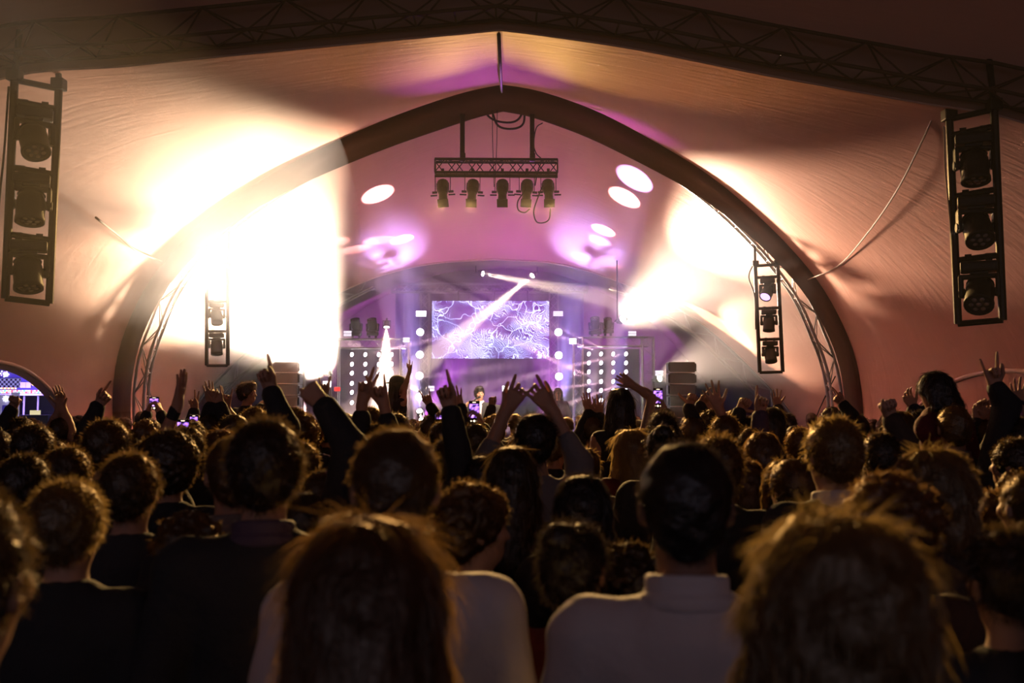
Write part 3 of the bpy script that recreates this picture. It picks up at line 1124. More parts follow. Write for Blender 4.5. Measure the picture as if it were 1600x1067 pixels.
def strobe(px, py, w, h, Y, label, m='strobe_on', bars=3):
    c = P(px, py, Y)
    W, H = w * Y / FPX, h * Y / FPX
    r = empty('strobe_panel', c)
    bm = bmesh.new()
    bm_box(bm, (0, 0.05, 0), (W, 0.08, H), bevel=0.01)
    newobj('housing', bm_mesh(bm, 'strobe_housing'), M['black'], r)
    for i in range(bars):
        bm = bmesh.new()
        bm_box(bm, (0, 0, H * ((i + 0.5) / bars - 0.5)), (W * 0.94, 0.015, H / bars * 0.82))
        newobj('light_bar', bm_mesh(bm, 'strobe_bar'), M[m], r)
    tag(r, label, 'stage light', 'strobe panels around the stage')


strobe(658, 490, 17, 9, 29.3, 'louvred white strobe panel above the round lamps on the goalpost')
strobe(872, 490, 16, 8, 29.3, 'faint strobe panel above the woman singing', 'strobe_dim')
strobe(543, 521, 13, 9, 25.2, 'strobe panel standing on the side truss next to two dark lamps', 'strobe_dim', 2)
strobe(635, 531, 11, 8, 25.2, 'dim violet strobe panel at the inner end of the side truss', 'strobe_dim', 2)
strobe(895, 533, 11, 9, 25.2, 'bright square strobe panel at the inner end of the far side truss', 'strobe_on', 2)
strobe(988, 521, 13, 8, 25.2, 'pale strobe panel on the outer end of the far side truss', 'strobe_dim', 2)
strobe(511, 600, 13, 10, 24.8, 'white strobe panel low beside the red box', 'strobe_on', 2)
strobe(1030, 583, 13, 9, 24.8, 'pale strobe panel between tower and speaker stack', 'strobe_dim', 2)
strobe(674, 607, 10, 9, 28.4, 'pale strobe panel behind the singing man', 'strobe_dim', 2)
strobe(790, 607, 11, 9, 28.4, 'striped strobe panel beside the heart shaped hands', 'strobe_on', 3)
strobe(857, 610, 10, 8, 28.4, 'dim strobe panel beside the woman singing', 'strobe_dim', 3)

# side goalposts with lamp walls
def side_truss(label, x0, x1, ytop, Y, w0, w1):
    a, b = P(x0, ytop, Y), P(x1, ytop, Y)
    root = empty('side_truss', ((a.x + b.x) / 2, Y, STAGE_Z))
    o0 = Vector(root.location)
    box_truss(root, a - o0, b - o0, 0.24, 0.24, (0, 0, 1), M['steel'], rc=0.022, rb=0.010, pitch=0.22, faces=(1, 2, 3))
    for p, wd in ((a, w0), (b, w1)):
        box_truss(root, Vector((p.x, Y, STAGE_Z)) - o0, Vector((p.x, Y, p.z + 0.12)) - o0, wd, 0.26, (0, 1, 0), M['steel'], rc=0.022, rb=0.010, pitch=0.28, faces=(0, 2))
    tag(root, label, 'truss', 'side goalpost trusses')


side_truss('aluminium goalpost truss next to the glaring flood', 523, 633, 537, 25.6, 0.22, 0.22)
side_truss('aluminium goalpost truss beside the speaker stack behind the waving woman', 903, 1012, 534, 25.6, 0.24, 0.30)
M['panel_back'] = mat('lamp_wall_backing', (0.05, 0.03, 0.07), 0.7)
M['bulb'] = emis('lamp_wall_bulb', (0.90, 0.82, 1.0), 9.0)
bm = bmesh.new()
bmesh.ops.create_uvsphere(bm, u_segments=10, v_segments=6, radius=0.047)
for v in bm.verts:
    v.co = Vector((v.co.x * 0.95, v.co.y * 0.5, v.co.z * 1.25))
bulb_me = bm_mesh(bm, 'wall_bulb', True)
bulb_me.materials.append(M['bulb'])
bm = bmesh.new()
bm_lathe(bm, [(0.066, 0.03), (0.07, 0.0), (0.056, -0.008), (0.048, 0.02)], 12, Matrix.Rotation(-math.pi / 2, 4, 'X'))
sock_me = bm_mesh(bm, 'bulb_socket')
sock_me.materials.append(M['black'])


def lamp_wall(label, x0, x1, y0, y1, cols, rows, Y):
    a, b = P(x0, y0, Y), P(x1, y1, Y)
    root = empty('lamp_wall', ((a.x + b.x) / 2, Y, STAGE_Z))
    o0 = Vector(root.location)
    bm = bmesh.new()
    zt, zb = a.z, STAGE_Z
    bm_box(bm, (0, 0.06, (zt - zb) / 2), (b.x - a.x, 0.06, zt - zb), bevel=0.01)
    newobj('backing_panel', bm_mesh(bm, 'backing_panel'), M['panel_back'], root)
    for x in cols:
        for y in rows:
            p = P(x, y, Y) - o0
            s = newobj('bulb_socket', sock_me, None, root, p)
            u = newobj('bulb', bulb_me, None, root, p + Vector((0, -0.02, 0)))
            u.rotation_euler = (0, math.radians(18), 0)
    tag(root, label, 'light panel', 'lamp walls under the side trusses')


lamp_wall('dark lamp wall of bright bulbs beside the flood and rock-sign hands', 530, 628, 545, 640, (550, 571, 592, 612), (554, 569, 583, 599, 613, 629), 25.9)
lamp_wall('violet lamp wall of bright bulbs behind the waving woman', 908, 1000, 545, 640, (920, 939, 958, 978), (553, 567, 581, 596, 610, 625), 25.9)
# dark moving heads sitting on the side trusses
for (x, y, lb, sc) in ((556, 527, 'big dark lamp on the side truss, next to the strobe panel', 0.95), (582, 527, 'big dark lamp on the side truss, inner of the pair', 0.95), (930, 525, 'big hazy lamp on the far side truss, inner of the pair', 0.95), (950, 523, 'big hazy lamp on the far side truss, next to the flood', 0.85)):
    moving_head(P(x, y, 25.6), 0.2, 0.4, 0.5, lb, sc, group='lamps standing on the side trusses', flip=True)
# red box
bm = bmesh.new()
bm_box(bm, (0, 0, 0), (0.16, 0.05, 0.11), bevel=0.01)
M['red'] = mat('red_glowing_plastic', (0.6, 0.02, 0.02), 0.4, emit=(1, 0.05, 0.04), estr=0.5)  # glow put into the red board's own colour
rb_ = empty('warning_sign', P(527, 608, 25.3))
newobj('red_board', bm_mesh(bm, 'red_board'), M['red'], rb_)
bar('bracket', (0, 0.03, 0), (0, 0.2, 0), 0.015, M['dark_steel'], rb_)
tag(rb_, 'small red board fixed to the side truss post', 'sign')

# fixtures for the beams
_fx = 0
_lbl = {}
bm = bmesh.new()
bm_lathe(bm, [(0, 0.24), (0.06, 0.235), (0.10, 0.18), (0.105, 0.05), (0.115, 0.03), (0.115, 0.01), (0.095, 0.005), (0.09, 0.03), (0, 0.03)], 16)
can_me = bm_mesh(bm, 'lamp_can', True)
can_me.materials.append(M['black'])
bm = bmesh.new()
bm_lathe(bm, [(0.088, 0.028), (0.05, 0.018), (0, 0.014)], 16)
face_me = bm_mesh(bm, 'lamp_face', True)
face_me.materials.append(M['lamp_on'])
bm = bmesh.new()
for s in (-1, 1):
    bm_box(bm, (s * 0.125, 0, 0.10), (0.02, 0.04, 0.26))
bm_box(bm, (0, 0, 0.24), (0.27, 0.04, 0.03))
bm_cyl(bm, (0, 0, 0.24), (0, 0, 0.34), 0.03)
yk_me = bm_mesh(bm, 'lamp_yoke')
yk_me.materials.append(M['black'])
PLACE = {'flood_beam': ('blazing flood lamp beside the side truss next to the speaker stack with lattice edge', 'blazing flood lamp above the far side truss by the hazy lamps'),
         'side_beam': ('lit lamp low beside the far speaker stack throwing a pale wedge',),
         'stage_beam': ('glaring beam lamp high over the screen, shining down across it', 'glaring beam lamp high over the screen, shining sideways', 'glaring beam lamp over the lamp wall, shining straight down', 'glaring beam lamp on the stage floor shining up past the woman in the cap')}
FLOOR_LAMPS = {'wash_beam': ('lavender floor wash under the goalpost column by the woman in the cap', 'lavender floor wash at the feet of the woman singing', 'violet floor wash behind the singing man', 'violet floor wash between the two singers', 'violet floor wash against the curtain', 'added violet fill lamp behind the lamp wall by the flood', 'added violet fill lamp behind the far lamp wall'),
               'gobo_beam': ('floor lamp throwing the pink oval by the flood haze', 'floor lamp throwing the low pink oval over the bulb wall', 'floor lamp throwing the highest lavender oval', 'floor lamp throwing the pink oval under the lavender one', 'floor lamp throwing the small pink oval near the far flood', 'floor lamp throwing the small lavender oval near the far flood', 'floor lamp throwing the faintest oval at the stage arch', 'floor lamp tinting the ridge violet', 'floor lamp tinting the arch edge violet')}
_n = {}
for nm, a, t in SPOTS:
    if nm in ('profile_beam', 'panel_beam', 'added_key_beam', 'ladder_beam'):
        continue
    i = _n.get(nm, 0)
    _n[nm] = i + 1
    d = (t - a).normalized()
    sc = 0.85 if nm == 'flood_beam' else (0.8 if nm == 'stage_beam' else 0.9)
    r = empty('beam_lamp', a - d * 0.05 * sc)
    r.scale = (sc,) * 3
    r.rotation_mode = 'QUATERNION'
    r.rotation_quaternion = (-d).to_track_quat('Z', 'Y')
    hd = newobj('lamp_can', can_me, None, r)
    newobj('lamp_face', face_me, None, hd)
    newobj('yoke', yk_me, None, r)
    inv = r.rotation_quaternion.inverted()
    back = inv @ (Vector(r.location) * 0)  # lamp centre
    c0 = Vector((0, 0, 0.34))
    if nm == 'side_beam' or (nm == 'flood_beam' and i == 0):
        wq = r.rotation_quaternion @ (c0 * sc) + Vector(r.location)
        bar('stand_pole', c0, inv @ (Vector((wq.x, wq.y, 0.45)) - Vector(r.location)) / sc, 0.035, M['dark_steel'], r)
    elif nm == 'flood_beam':
        wq = r.rotation_quaternion @ (c0 * sc) + Vector(r.location)
        bar('hanger_rod', c0, inv @ (Vector((wq.x, wq.y, wq.z + 1.45)) - Vector(r.location)) / sc, 0.02, M['dark_steel'], r)
    elif nm == 'stage_beam' and a.z > 5:
        wq = r.rotation_quaternion @ (c0 * sc) + Vector(r.location)
        bar('hanger_rod', c0, inv @ (Vector((wq.x, wq.y, wq.z + 0.45)) - Vector(r.location)) / sc, 0.02, M['dark_steel'], r)
    if nm in PLACE:
        tag(r, PLACE[nm][i], 'stage light', 'lit beam lamps on the stage')
    else:
        tag(r, FLOOR_LAMPS[nm][i], 'stage light', 'floor lamps at the stage')

# speaker stacks
M['speaker'] = mat('speaker_paint', (0.06, 0.052, 0.050), 0.55, bump=0.2, bscale=60)
M['grille'] = mat('speaker_grille', (0.085, 0.072, 0.066), 0.5, 0.3, noise=0.5, nscale=150)
M['seam'] = mat('speaker_edge', (0.55, 0.45, 0.40), 0.4, 0.6)


def speaker_stack(cx, wpx, ytop, Y, n, where, hp=17.6, sub=None):
    wd = wpx * Y / FPX
    h = hp * Y / FPX
    top = P(cx, ytop, Y)
    z = top.z
    k = 0
    while z - h > -0.02 and k < n:
        z -= h
        r = empty('speaker_cabinet', (top.x, Y, z))
        bm = bmesh.new()
        bm_box(bm, (0, 0.25, h / 2), (wd, 0.5, h - 0.012), bevel=0.012)
        newobj('enclosure', bm_mesh(bm, 'speaker_box'), M['speaker'], r)
        bm = bmesh.new()
        bm_box(bm, (0, -0.008, h / 2), (wd * 0.96, 0.02, h * 0.86), bevel=0.006)
        newobj('grille', bm_mesh(bm, 'speaker_grille'), M['grille'], r)
        bm = bmesh.new()
        bm_box(bm, (0, -0.012, 0.010), (wd * 0.99, 0.03, 0.016))
        newobj('edge_strip', bm_mesh(bm, 'edge_strip'), M['seam'], r)
        for s in (-1, 1):
            bm = bmesh.new()
            bm_box(bm, (s * (wd / 2 + 0.018), 0.05, h * 0.5), (0.03, 0.08, h * 0.7), bevel=0.006)
            newobj('rigging_plate', bm_mesh(bm, 'rigging_plate'), M['dark_steel'], r)
        tag(r, '%s speaker cabinet in the stack %s' % (('topmost', 'second from top', 'third from top', 'fourth from top', 'fifth from top', 'sixth from top', 'bottom')[min(k, 6)], where), 'speaker', 'speaker cabinets stacked beside the stage')
        k += 1
    return z


zb = speaker_stack(447, 38, 565, 21.5, 7, 'beside the thumb-up hand')
zc = speaker_stack(1066, 40, 565, 21.5, 7, 'beside the phone held high')
# lattice tower right behind the left stack edge
root = empty('stack_tower', (P(470, 600, 22).x, 22.3, 0))
o0 = Vector(root.location)
box_truss(root, Vector((P(470, 600, 22).x, 22.3, 0)) - o0, P(470, 566, 22.3) - o0, 0.14, 0.14, (0, 1, 0), M['steel'], rc=0.02, rb=0.012, pitch=0.16, faces=(0, 2))
tag(root, 'slim lattice tower glinting behind the speaker stack', 'truss')

# ------------------------------------------------------------------ fairground outside the open doorway
YF = 31.0
M['night_blue'] = mat('ride_blue_glow', (0.05, 0.04, 0.25), 0.5, emit=(0.10, 0.06, 0.75), estr=0.10)  # blue paint with the fairground light put in as glow
M['ride_dark'] = mat('ride_dark', (0.02, 0.018, 0.03), 0.7)
M['ride_white_glow'] = mat('ride_white_glow', (0.6, 0.6, 0.75), 0.5, emit=(0.5, 0.45, 1.0), estr=0.10)  # pale paint, light of the nearby bulbs put in as glow
chk = emis('checker_board_lit', (1, 1, 1), 0.4)
nt = chk.node_tree
ck = nt.nodes.new('ShaderNodeTexChecker')
ck.inputs['Scale'].default_value = 14
ck.inputs['Color1'].default_value = (0.02, 0.01, 0.10, 1)
ck.inputs['Color2'].default_value = (0.40, 0.36, 1.0, 1)
tcn = nt.nodes.new('ShaderNodeTexCoord')
nt.links.new(tcn.outputs['Object'], ck.inputs['Vector'])
nt.links.new(ck.outputs[0], nt.nodes['Emission'].inputs[0])
M['checker'] = chk
ride = empty('fairground_ride', (P(60, 650, YF).x, YF, 0))
o0 = Vector(ride.location)


def rbox(name, x0, y0, x1, y1, Y, m, parent=None, dep=0.1):
    a, b = P(x0, y0, Y) - o0, P(x1, y1, Y) - o0
    bm = bmesh.new()
    bm_box(bm, ((0, 0, 0)), (abs(b.x - a.x), dep, abs(a.z - b.z)), bevel=min(0.01, dep * 0.2))
    return newobj(name, bm_mesh(bm, name), m, parent or ride, (a + b) / 2)


rbox('canopy_board', -30, 560, 165, 616, YF, M['night_blue'])
rbox('checker_board', -20, 591, 32, 606, YF - 0.12, M['checker'], dep=0.06)
rbox('soffit', -30, 615, 170, 618, YF - 0.3, M['ride_white_glow'], dep=0.5)
rbox('back_wall', -30, 618, 170, 660, YF + 1.5, M['ride_dark'])
for x in (38, 60, 93, 109, 124):
    bar('post', P(x, 616, YF - 0.2) - o0, Vector((P(x, 616, YF - 0.2).x, YF - 0.2, 0)) - o0, 0.03, M['ride_white_glow'], ride)
bm = bmesh.new()
bmesh.ops.create_uvsphere(bm, u_segments=8, v_segments=6, radius=0.026)
rb_me = bm_mesh(bm, 'ride_bulb', True)
BC = [emis('bulb_red', (1, 0.08, 0.10), 1.6), emis('bulb_white', (0.85, 0.8, 1), 1.5), emis('bulb_green', (0.15, 1, 0.6), 1.2), emis('bulb_violet', (0.5, 0.3, 1), 1.6), emis('bulb_amber', (1, 0.6, 0.2), 1.6)]
rb_ms = []
for mm in BC:
    c = rb_me.copy()
    c.materials.append(mm)
    rb_ms.append(c)
for i in range(44):
    for dy in (0, 2.6):
        c = rb_ms[(1, 0, 1, 3, 1, 2, 1, 4, 1, 0, 3)[(i + (3 if dy else 0)) % 11]]
        newobj('bulb', c, None, ride, P(-6 + i * 2.75, 610.5 + dy, YF - 0.30) - o0)
for i in range(16):
    newobj('bulb', rb_ms[(1, 4, 0)[i % 3]], None, ride, P(-4 + i * 1.9, 606.8, YF - 0.2) - o0)
# starburst of white lamps and a red painted flame on the board
for i in range(26):
    a = random.uniform(0, 6.28)
    q = random.uniform(0.5, 7)
    newobj('bulb', rb_ms[1 if i % 3 else 3], None, ride, P(9 + q * math.cos(a) * 1.3, 584 + q * math.sin(a) * 0.8, YF - 0.1) - o0)
bm = bmesh.new()
pts = [(50, 596), (54, 592), (60, 594), (64, 591), (66, 596), (74, 598), (66, 601), (62, 607), (58, 604), (52, 602)]
vs = [bm.verts.new(P(x, y, YF - 0.14) - o0) for x, y in pts]
f = bm.faces.new(vs)
ex = bmesh.ops.extrude_face_region(bm, geom=[f])
for v in [g for g in ex['geom'] if isinstance(g, bmesh.types.BMVert)]:
    v.co.y += 0.05
bmesh.ops.triangulate(bm, faces=bm.faces[:])
newobj('red_motif', bm_mesh(bm, 'red_motif'), emis('red_motif_lit', (1.0, 0.05, 0.12), 0.8), ride)
bm = bmesh.new()
bmesh.ops.create_uvsphere(bm, u_segments=10, v_segments=6, radius=0.08)
newobj('amber_lamp', bm_mesh(bm, 'amber_lamp', True), BC[4], ride, P(53, 599, YF - 0.18) - o0)
for (x0, x1) in ((32, 40), (41, 48)):
    rbox('outlined_panel', x0, 597, x1, 606, YF - 0.13, M['ride_white_glow'], dep=0.04)
tag(ride, 'fairground ride with checkered board and rows of coloured bulbs beyond the doorway', 'ride')


def fbox(root, name, x0, y0, x1, y1, Y, m, dep=0.1):
    oo = Vector(root.location)
    a, b = P(x0, y0, Y) - oo, P(x1, y1, Y) - oo
    bm = bmesh.new()
    bm_box(bm, (0, 0, 0), (abs(b.x - a.x), dep, abs(a.z - b.z)), bevel=min(0.01, dep * 0.2))
    return newobj(name, bm_mesh(bm, name), m, root, (a + b) / 2)


booth = empty('ticket_booth', (P(8, 650, 28).x, 28, 0))
zb = Vector((0, 28, 0))
fbox(booth, 'front_wall', -16, 617, 17, 720, 28, M['ride_white_glow'], 0.2)
fbox(booth, 'window', 4, 633, 12, 646, 27.88, M['night_blue'], 0.05)
fbox(booth, 'corner_post', 20, 613, 25, 720, 28, M['ride_white_glow'], 0.2)
for k in range(4):
    a = k * math.pi / 4
    c = P(9, 623, 27.85) - Vector(booth.location)
    d = Vector((math.cos(a), 0, math.sin(a))) * 0.09
    bar('star_ray', c - d, c + d, 0.016, BC[1], booth, 6)
tag(booth, 'pale ticket booth with a lit white star beyond the doorway', 'booth')
cab = empty('cabin', (P(128, 650, 29).x, 29, 0))
fbox(cab, 'wall', 116, 628, 142, 727, 29, mat('cabin_blue_glow', (0.25, 0.3, 0.6), 0.6, emit=(0.18, 0.2, 0.75), estr=0.12), 1.0)  # cabin wall's lit look put in as a faint glow
fbox(cab, 'door', 120, 632, 124, 727, 28.45, M['night_blue'], 0.05)
fbox(cab, 'roof', 115, 625, 143, 628, 29, M['ride_white_glow'], 1.1)
tag(cab, 'pale blue cabin near the doorway edge', 'cabin')
ctr = empty('food_counter', (P(55, 650, 28.5).x, 28.5, 0))
fbox(ctr, 'front', 36, 648, 80, 731, 28.5, M['ride_dark'], 0.6)
for x0, x1 in ((47, 52), (53, 63), (87, 97)):
    fbox(ctr, 'lit_panel', x0, 641, x1, 648, 28.3, emis('counter_lit', (1.0, 0.85, 0.5), 0.35), 0.04)
tag(ctr, 'dark food counter with small lit yellow panels', 'counter')
d = bpy.data.lights.new('ride_glow', 'POINT')
d.energy = 90
d.color = (0.35, 0.2, 1.0)
d.shadow_soft_size = 0.3
o = bpy.data.objects.new('ride_glow', d)
o.location = P(30, 608, YF - 1.0)
COL.objects.link(o)

# ------------------------------------------------------------------ people: signed-distance modelling
RNG = np.random.default_rng(11)


def V3(*a):
    return np.array(a, float)


class Sdf:
    """smooth union of tapered capsules and ellipsoids on a voxel grid, meshed by surface nets"""

    def __init__(self):
        self.p = []

    def cap(self, a, b, ra, rb=None, k=0.02, op='u'):
        self.p.append(('c', np.array(a, float), np.array(b, float), ra, ra if rb is None else rb, k, op))
        return self

    def ell(self, c, r, rot=None, k=0.02, op='u'):
        self.p.append(('e', np.array(c, float), np.array(r, float), None if rot is None else np.array(rot, float), None, k, op))
        return self

    def tor(self, c, R, r, h=0.0, tilt=0.0, k=0.005, op='u'):
        self.p.append(('t', np.array(c, float), R, r, (h, tilt), k, op))
        return self

    def chain(self, pts, rad, k=0.02):
        for i in range(len(pts) - 1):
            self.cap(pts[i], pts[i + 1], rad[i], rad[i + 1], k)
        return self

    def xform(self, fn):
        """move every primitive by a rigid map fn(point) (ellipsoid rotation follows)"""
        out = []
        for q in self.p:
            if q[0] == 'c':
                out.append(('c', fn(q[1]), fn(q[2])) + q[3:])
            elif q[0] == 'e':
                c0 = fn(q[1])
                B = np.stack([fn(q[1] + e) - c0 for e in np.eye(3)], 1)
                R = B if q[3] is None else B @ q[3]
                out.append(('e', c0, q[2], R) + q[4:])
            else:
                out.append(('t', fn(q[1])) + q[2:])
        self.p = out
        return self

    def add(self, other):
        self.p += other.p
        return self

    def mesh(self, name, h, noise=None, zmin=None):
        lo, hi = np.full(3, 1e9), np.full(3, -1e9)
        bb = []
        for q in self.p:
            if q[0] == 'c':
                r = max(q[3], q[4])
                a, b = np.minimum(q[1], q[2]) - r, np.maximum(q[1], q[2]) + r
            elif q[0] == 'e':
                r = q[2] if q[3] is None else np.sqrt(((q[3] * q[2]) ** 2).sum(1))
                a, b = q[1] - r, q[1] + r
            else:
                e = V3(q[2] + q[3], q[2] + q[3], q[3] + q[4][0] + 0.03)
                a, b = q[1] - e, q[1] + e
            bb.append((a, b))
            if q[6] == 'u':
                lo, hi = np.minimum(lo, a), np.maximum(hi, b)
        pad = 3 * h + 0.01 + (noise[0] if noise else 0)
        lo = lo - pad
        hi = hi + pad
        if zmin is not None:
            lo[2] = max(lo[2], zmin)
        n = np.ceil((hi - lo) / h).astype(int) + 1
        F = np.full(n, 0.3, np.float32)
        ax = [(lo[i] + h * np.arange(n[i])).astype(np.float32) for i in range(3)]
        for q, (a, b) in zip(self.p, bb):
            k = q[5]
            mg = k + 3 * h
            i0 = np.clip(np.floor((a - mg - lo) / h).astype(int), 0, n)
            i1 = np.clip(np.ceil((b + mg - lo) / h).astype(int) + 1, 0, n)
            if np.any(i1 <= i0):
                continue
            X = ax[0][i0[0]:i1[0], None, None]
            Y = ax[1][None, i0[1]:i1[1], None]
            Z = ax[2][None, None, i0[2]:i1[2]]
            if q[0] == 'c':
                A, B = q[1], q[2]
                d = B - A
                L2 = max(1e-9, float(d @ d))
                t = np.clip(((X - A[0]) * d[0] + (Y - A[1]) * d[1] + (Z - A[2]) * d[2]) / L2, 0, 1)
                D = np.sqrt((X - A[0] - t * d[0]) ** 2 + (Y - A[1] - t * d[1]) ** 2 + (Z - A[2] - t * d[2]) ** 2) - (q[3] + (q[4] - q[3]) * t)
            elif q[0] == 'e':
                x, y, z = X - q[1][0], Y - q[1][1], Z - q[1][2]
                if q[3] is not None:
                    R = q[3]
                    x, y, z = (x * R[0, 0] + y * R[1, 0] + z * R[2, 0], x * R[0, 1] + y * R[1, 1] + z * R[2, 1], x * R[0, 2] + y * R[1, 2] + z * R[2, 2])
                r = q[2]
                k0 = np.sqrt((x / r[0]) ** 2 + (y / r[1]) ** 2 + (z / r[2]) ** 2)
                k1 = np.sqrt((x / r[0] ** 2) ** 2 + (y / r[1] ** 2) ** 2 + (z / r[2] ** 2) ** 2)
                D = k0 * (k0 - 1) / np.maximum(k1, 1e-6)
            else:
                hh, tl = q[4]
                x, y, z = X - q[1][0], Y - q[1][1], Z - q[1][2]
                z = z + tl * y
                zc = np.clip(z, -hh, hh)
                D = np.sqrt((np.sqrt(x * x + y * y) - q[2]) ** 2 + (z - zc) ** 2) - q[3]
            S = F[i0[0]:i1[0], i0[1]:i1[1], i0[2]:i1[2]]
            if q[6] == 'u':
                g = np.maximum(k - np.abs(S - D), 0) / max(k, 1e-6)
                S[...] = np.minimum(S, D) - g * g * k * 0.25
            else:
                g = np.maximum(k - np.abs(S + D), 0) / max(k, 1e-6)
                S[...] = np.maximum(S, -D) + g * g * k * 0.25
        if noise:
            amp, fr = noise
            X = ax[0][:, None, None] * fr
            Y = ax[1][None, :, None] * fr
            Z = ax[2][None, None, :] * fr
            F += (amp * 0.5 * (np.sin(X * 1.1 + 1.7 * np.sin(Z * 0.7)) * np.sin(Y * 0.9 + 1.3 * np.sin(X * 0.8)) + np.sin(Z * 1.3 + 1.1 * np.sin(Y * 1.2 + 0.4)) * np.sin(X * 0.7 + Y * 0.6))).astype(np.float32)
        V, Q = surface_nets(F, lo, h)
        return np_mesh(name, V, Q)


def surface_nets(F, lo, h):
    s = F < 0
    c = [s[:-1, :-1, :-1], s[1:, :-1, :-1], s[:-1, 1:, :-1], s[1:, 1:, :-1], s[:-1, :-1, 1:], s[1:, :-1, 1:], s[:-1, 1:, 1:], s[1:, 1:, 1:]]
    cnt = sum(x.astype(np.int8) for x in c)
    act = (cnt > 0) & (cnt < 8)
    I = np.argwhere(act)
    if len(I) == 0:
        return np.zeros((0, 3)), np.zeros((0, 4), int)
    idx = np.full(act.shape, -1, np.int32)
    idx[act] = np.arange(len(I))
    O = np.array([[0, 0, 0], [1, 0, 0], [0, 1, 0], [1, 1, 0], [0, 0, 1], [1, 0, 1], [0, 1, 1], [1, 1, 1]])
    val = np.stack([F[I[:, 0] + o[0], I[:, 1] + o[1], I[:, 2] + o[2]] for o in O], 1)
    acc = np.zeros((len(I), 3))
    num = np.zeros(len(I))
    for a, b in ((0, 1), (2, 3), (4, 5), (6, 7), (0, 2), (1, 3), (4, 6), (5, 7), (0, 4), (1, 5), (2, 6), (3, 7)):
        va, vb = val[:, a], val[:, b]
        m = (va < 0) != (vb < 0)
        t = np.where(m, va / np.where(m, va - vb, 1), 0)
        p = O[a] + (O[b] - O[a]) * t[:, None]
        acc += np.where(m[:, None], p, 0)
        num += m
    V = lo + (I + acc / num[:, None]) * h
    Q = []
    for axis in range(3):
        u, v = [(1, 2), (2, 0), (0, 1)][axis]
        sl0 = [slice(None)] * 3
        sl1 = [slice(None)] * 3
        sl0[axis] = slice(0, -1)
        sl1[axis] = slice(1, None)
        a, b = s[tuple(sl0)], s[tuple(sl1)]
        E = np.argwhere(a != b)
        ok = (E[:, u] > 0) & (E[:, v] > 0) & (E[:, u] < s.shape[u] - 1) & (E[:, v] < s.shape[v] - 1)
        E = E[ok]
        fl = a[E[:, 0], E[:, 1], E[:, 2]]
        eu = np.zeros(3, int)
        eu[u] = 1
        ev = np.zeros(3, int)
        ev[v] = 1
        g = lambda P_: idx[P_[:, 0], P_[:, 1], P_[:, 2]]
        q = np.stack([g(E - eu - ev), g(E - ev), g(E), g(E - eu)], 1)
        q[~fl] = q[~fl][:, ::-1]
        Q.append(q)
    return V, np.concatenate(Q)


def np_mesh(name, V, Q, T=None, smooth=True):
    me = bpy.data.meshes.new(name)
    nq = len(Q)
    nt = 0 if T is None else len(T)
    me.vertices.add(len(V))
    me.vertices.foreach_set('co', np.asarray(V, np.float32).ravel())
    li = np.asarray(Q, np.int32).ravel()
    if nt:
        li = np.concatenate([li, np.asarray(T, np.int32).ravel()])
    me.loops.add(len(li))
    me.loops.foreach_set('vertex_index', li)
    me.polygons.add(nq + nt)
    st = np.concatenate([np.arange(nq) * 4, nq * 4 + np.arange(nt) * 3]).astype(np.int32)
    me.polygons.foreach_set('loop_start', st)
    me.update(calc_edges=True)
    if smooth:
        me.shade_smooth()
    return me


def add_strands(me, count, length, width, mode, lift=0.5, wild=0.5, seed=1, zcut=None):
    """fine hair strips growing from the surface of a hair mesh, joined with it into one mesh"""
    rg = np.random.default_rng(seed)
    n = len(me.vertices)
    co = np.empty(n * 3, np.float32)
    me.vertices.foreach_get('co', co)
    co = co.reshape(-1, 3).astype(float)
    nq = len(me.polygons)
    li = np.empty(nq * 4, np.int32)
    me.loops.foreach_get('vertex_index', li)
    Q = li.reshape(-1, 4)
    cen = co[Q].mean(1)
    nor = np.cross(co[Q[:, 2]] - co[Q[:, 0]], co[Q[:, 3]] - co[Q[:, 1]])
    ar = np.linalg.norm(nor, axis=1) + 1e-12
    nor = nor / ar[:, None]
    pick = rg.choice(nq, count, p=ar / ar.sum())
    p0 = cen[pick] + rg.normal(0, 0.004, (count, 3))
    nn = nor[pick]
    rnd = rg.normal(0, 1, (count, 3))
    dn = V3(0, -0.15, -1.0)[None] - nn * (nn @ V3(0, -0.15, -1.0))[:, None]
    if mode == 'long':
        d1 = dn + nn * lift * 0.35 + rnd * wild * 0.15
    elif mode == 'curly':
        d1 = nn * lift + rnd * wild
    else:
        d1 = nn * lift + dn * 0.35 + rnd * wild * 0.45
    d1 /= np.linalg.norm(d1, axis=1)[:, None]
    d2 = d1 + rg.normal(0, 0.35 * wild, (count, 3)) + V3(0, 0, -0.25)
    d2 /= np.linalg.norm(d2, axis=1)[:, None]
    L = length * rg.uniform(0.5, 1.3, count)[:, None]
    side = np.cross(d1, rg.normal(0, 1, (count, 3)))
    side /= np.linalg.norm(side, axis=1)[:, None]
    w = width * 0.5
    p1 = p0 + d1 * L * 0.5
    p2 = p1 + d2 * L * 0.5
    SV = np.stack([p0 - side * w, p0 + side * w, p1 + side * w * 0.8, p1 - side * w * 0.8, p2], 1).reshape(-1, 3)
    b = n + np.arange(count)[:, None] * 5
    Q2 = b + np.array([0, 1, 2, 3])
    T2 = b + np.array([3, 2, 4])
    out = np_mesh(me.name, np.concatenate([co, SV]), np.concatenate([Q, Q2]), T2)
    for m_ in me.materials:
        out.materials.append(m_)
    return out


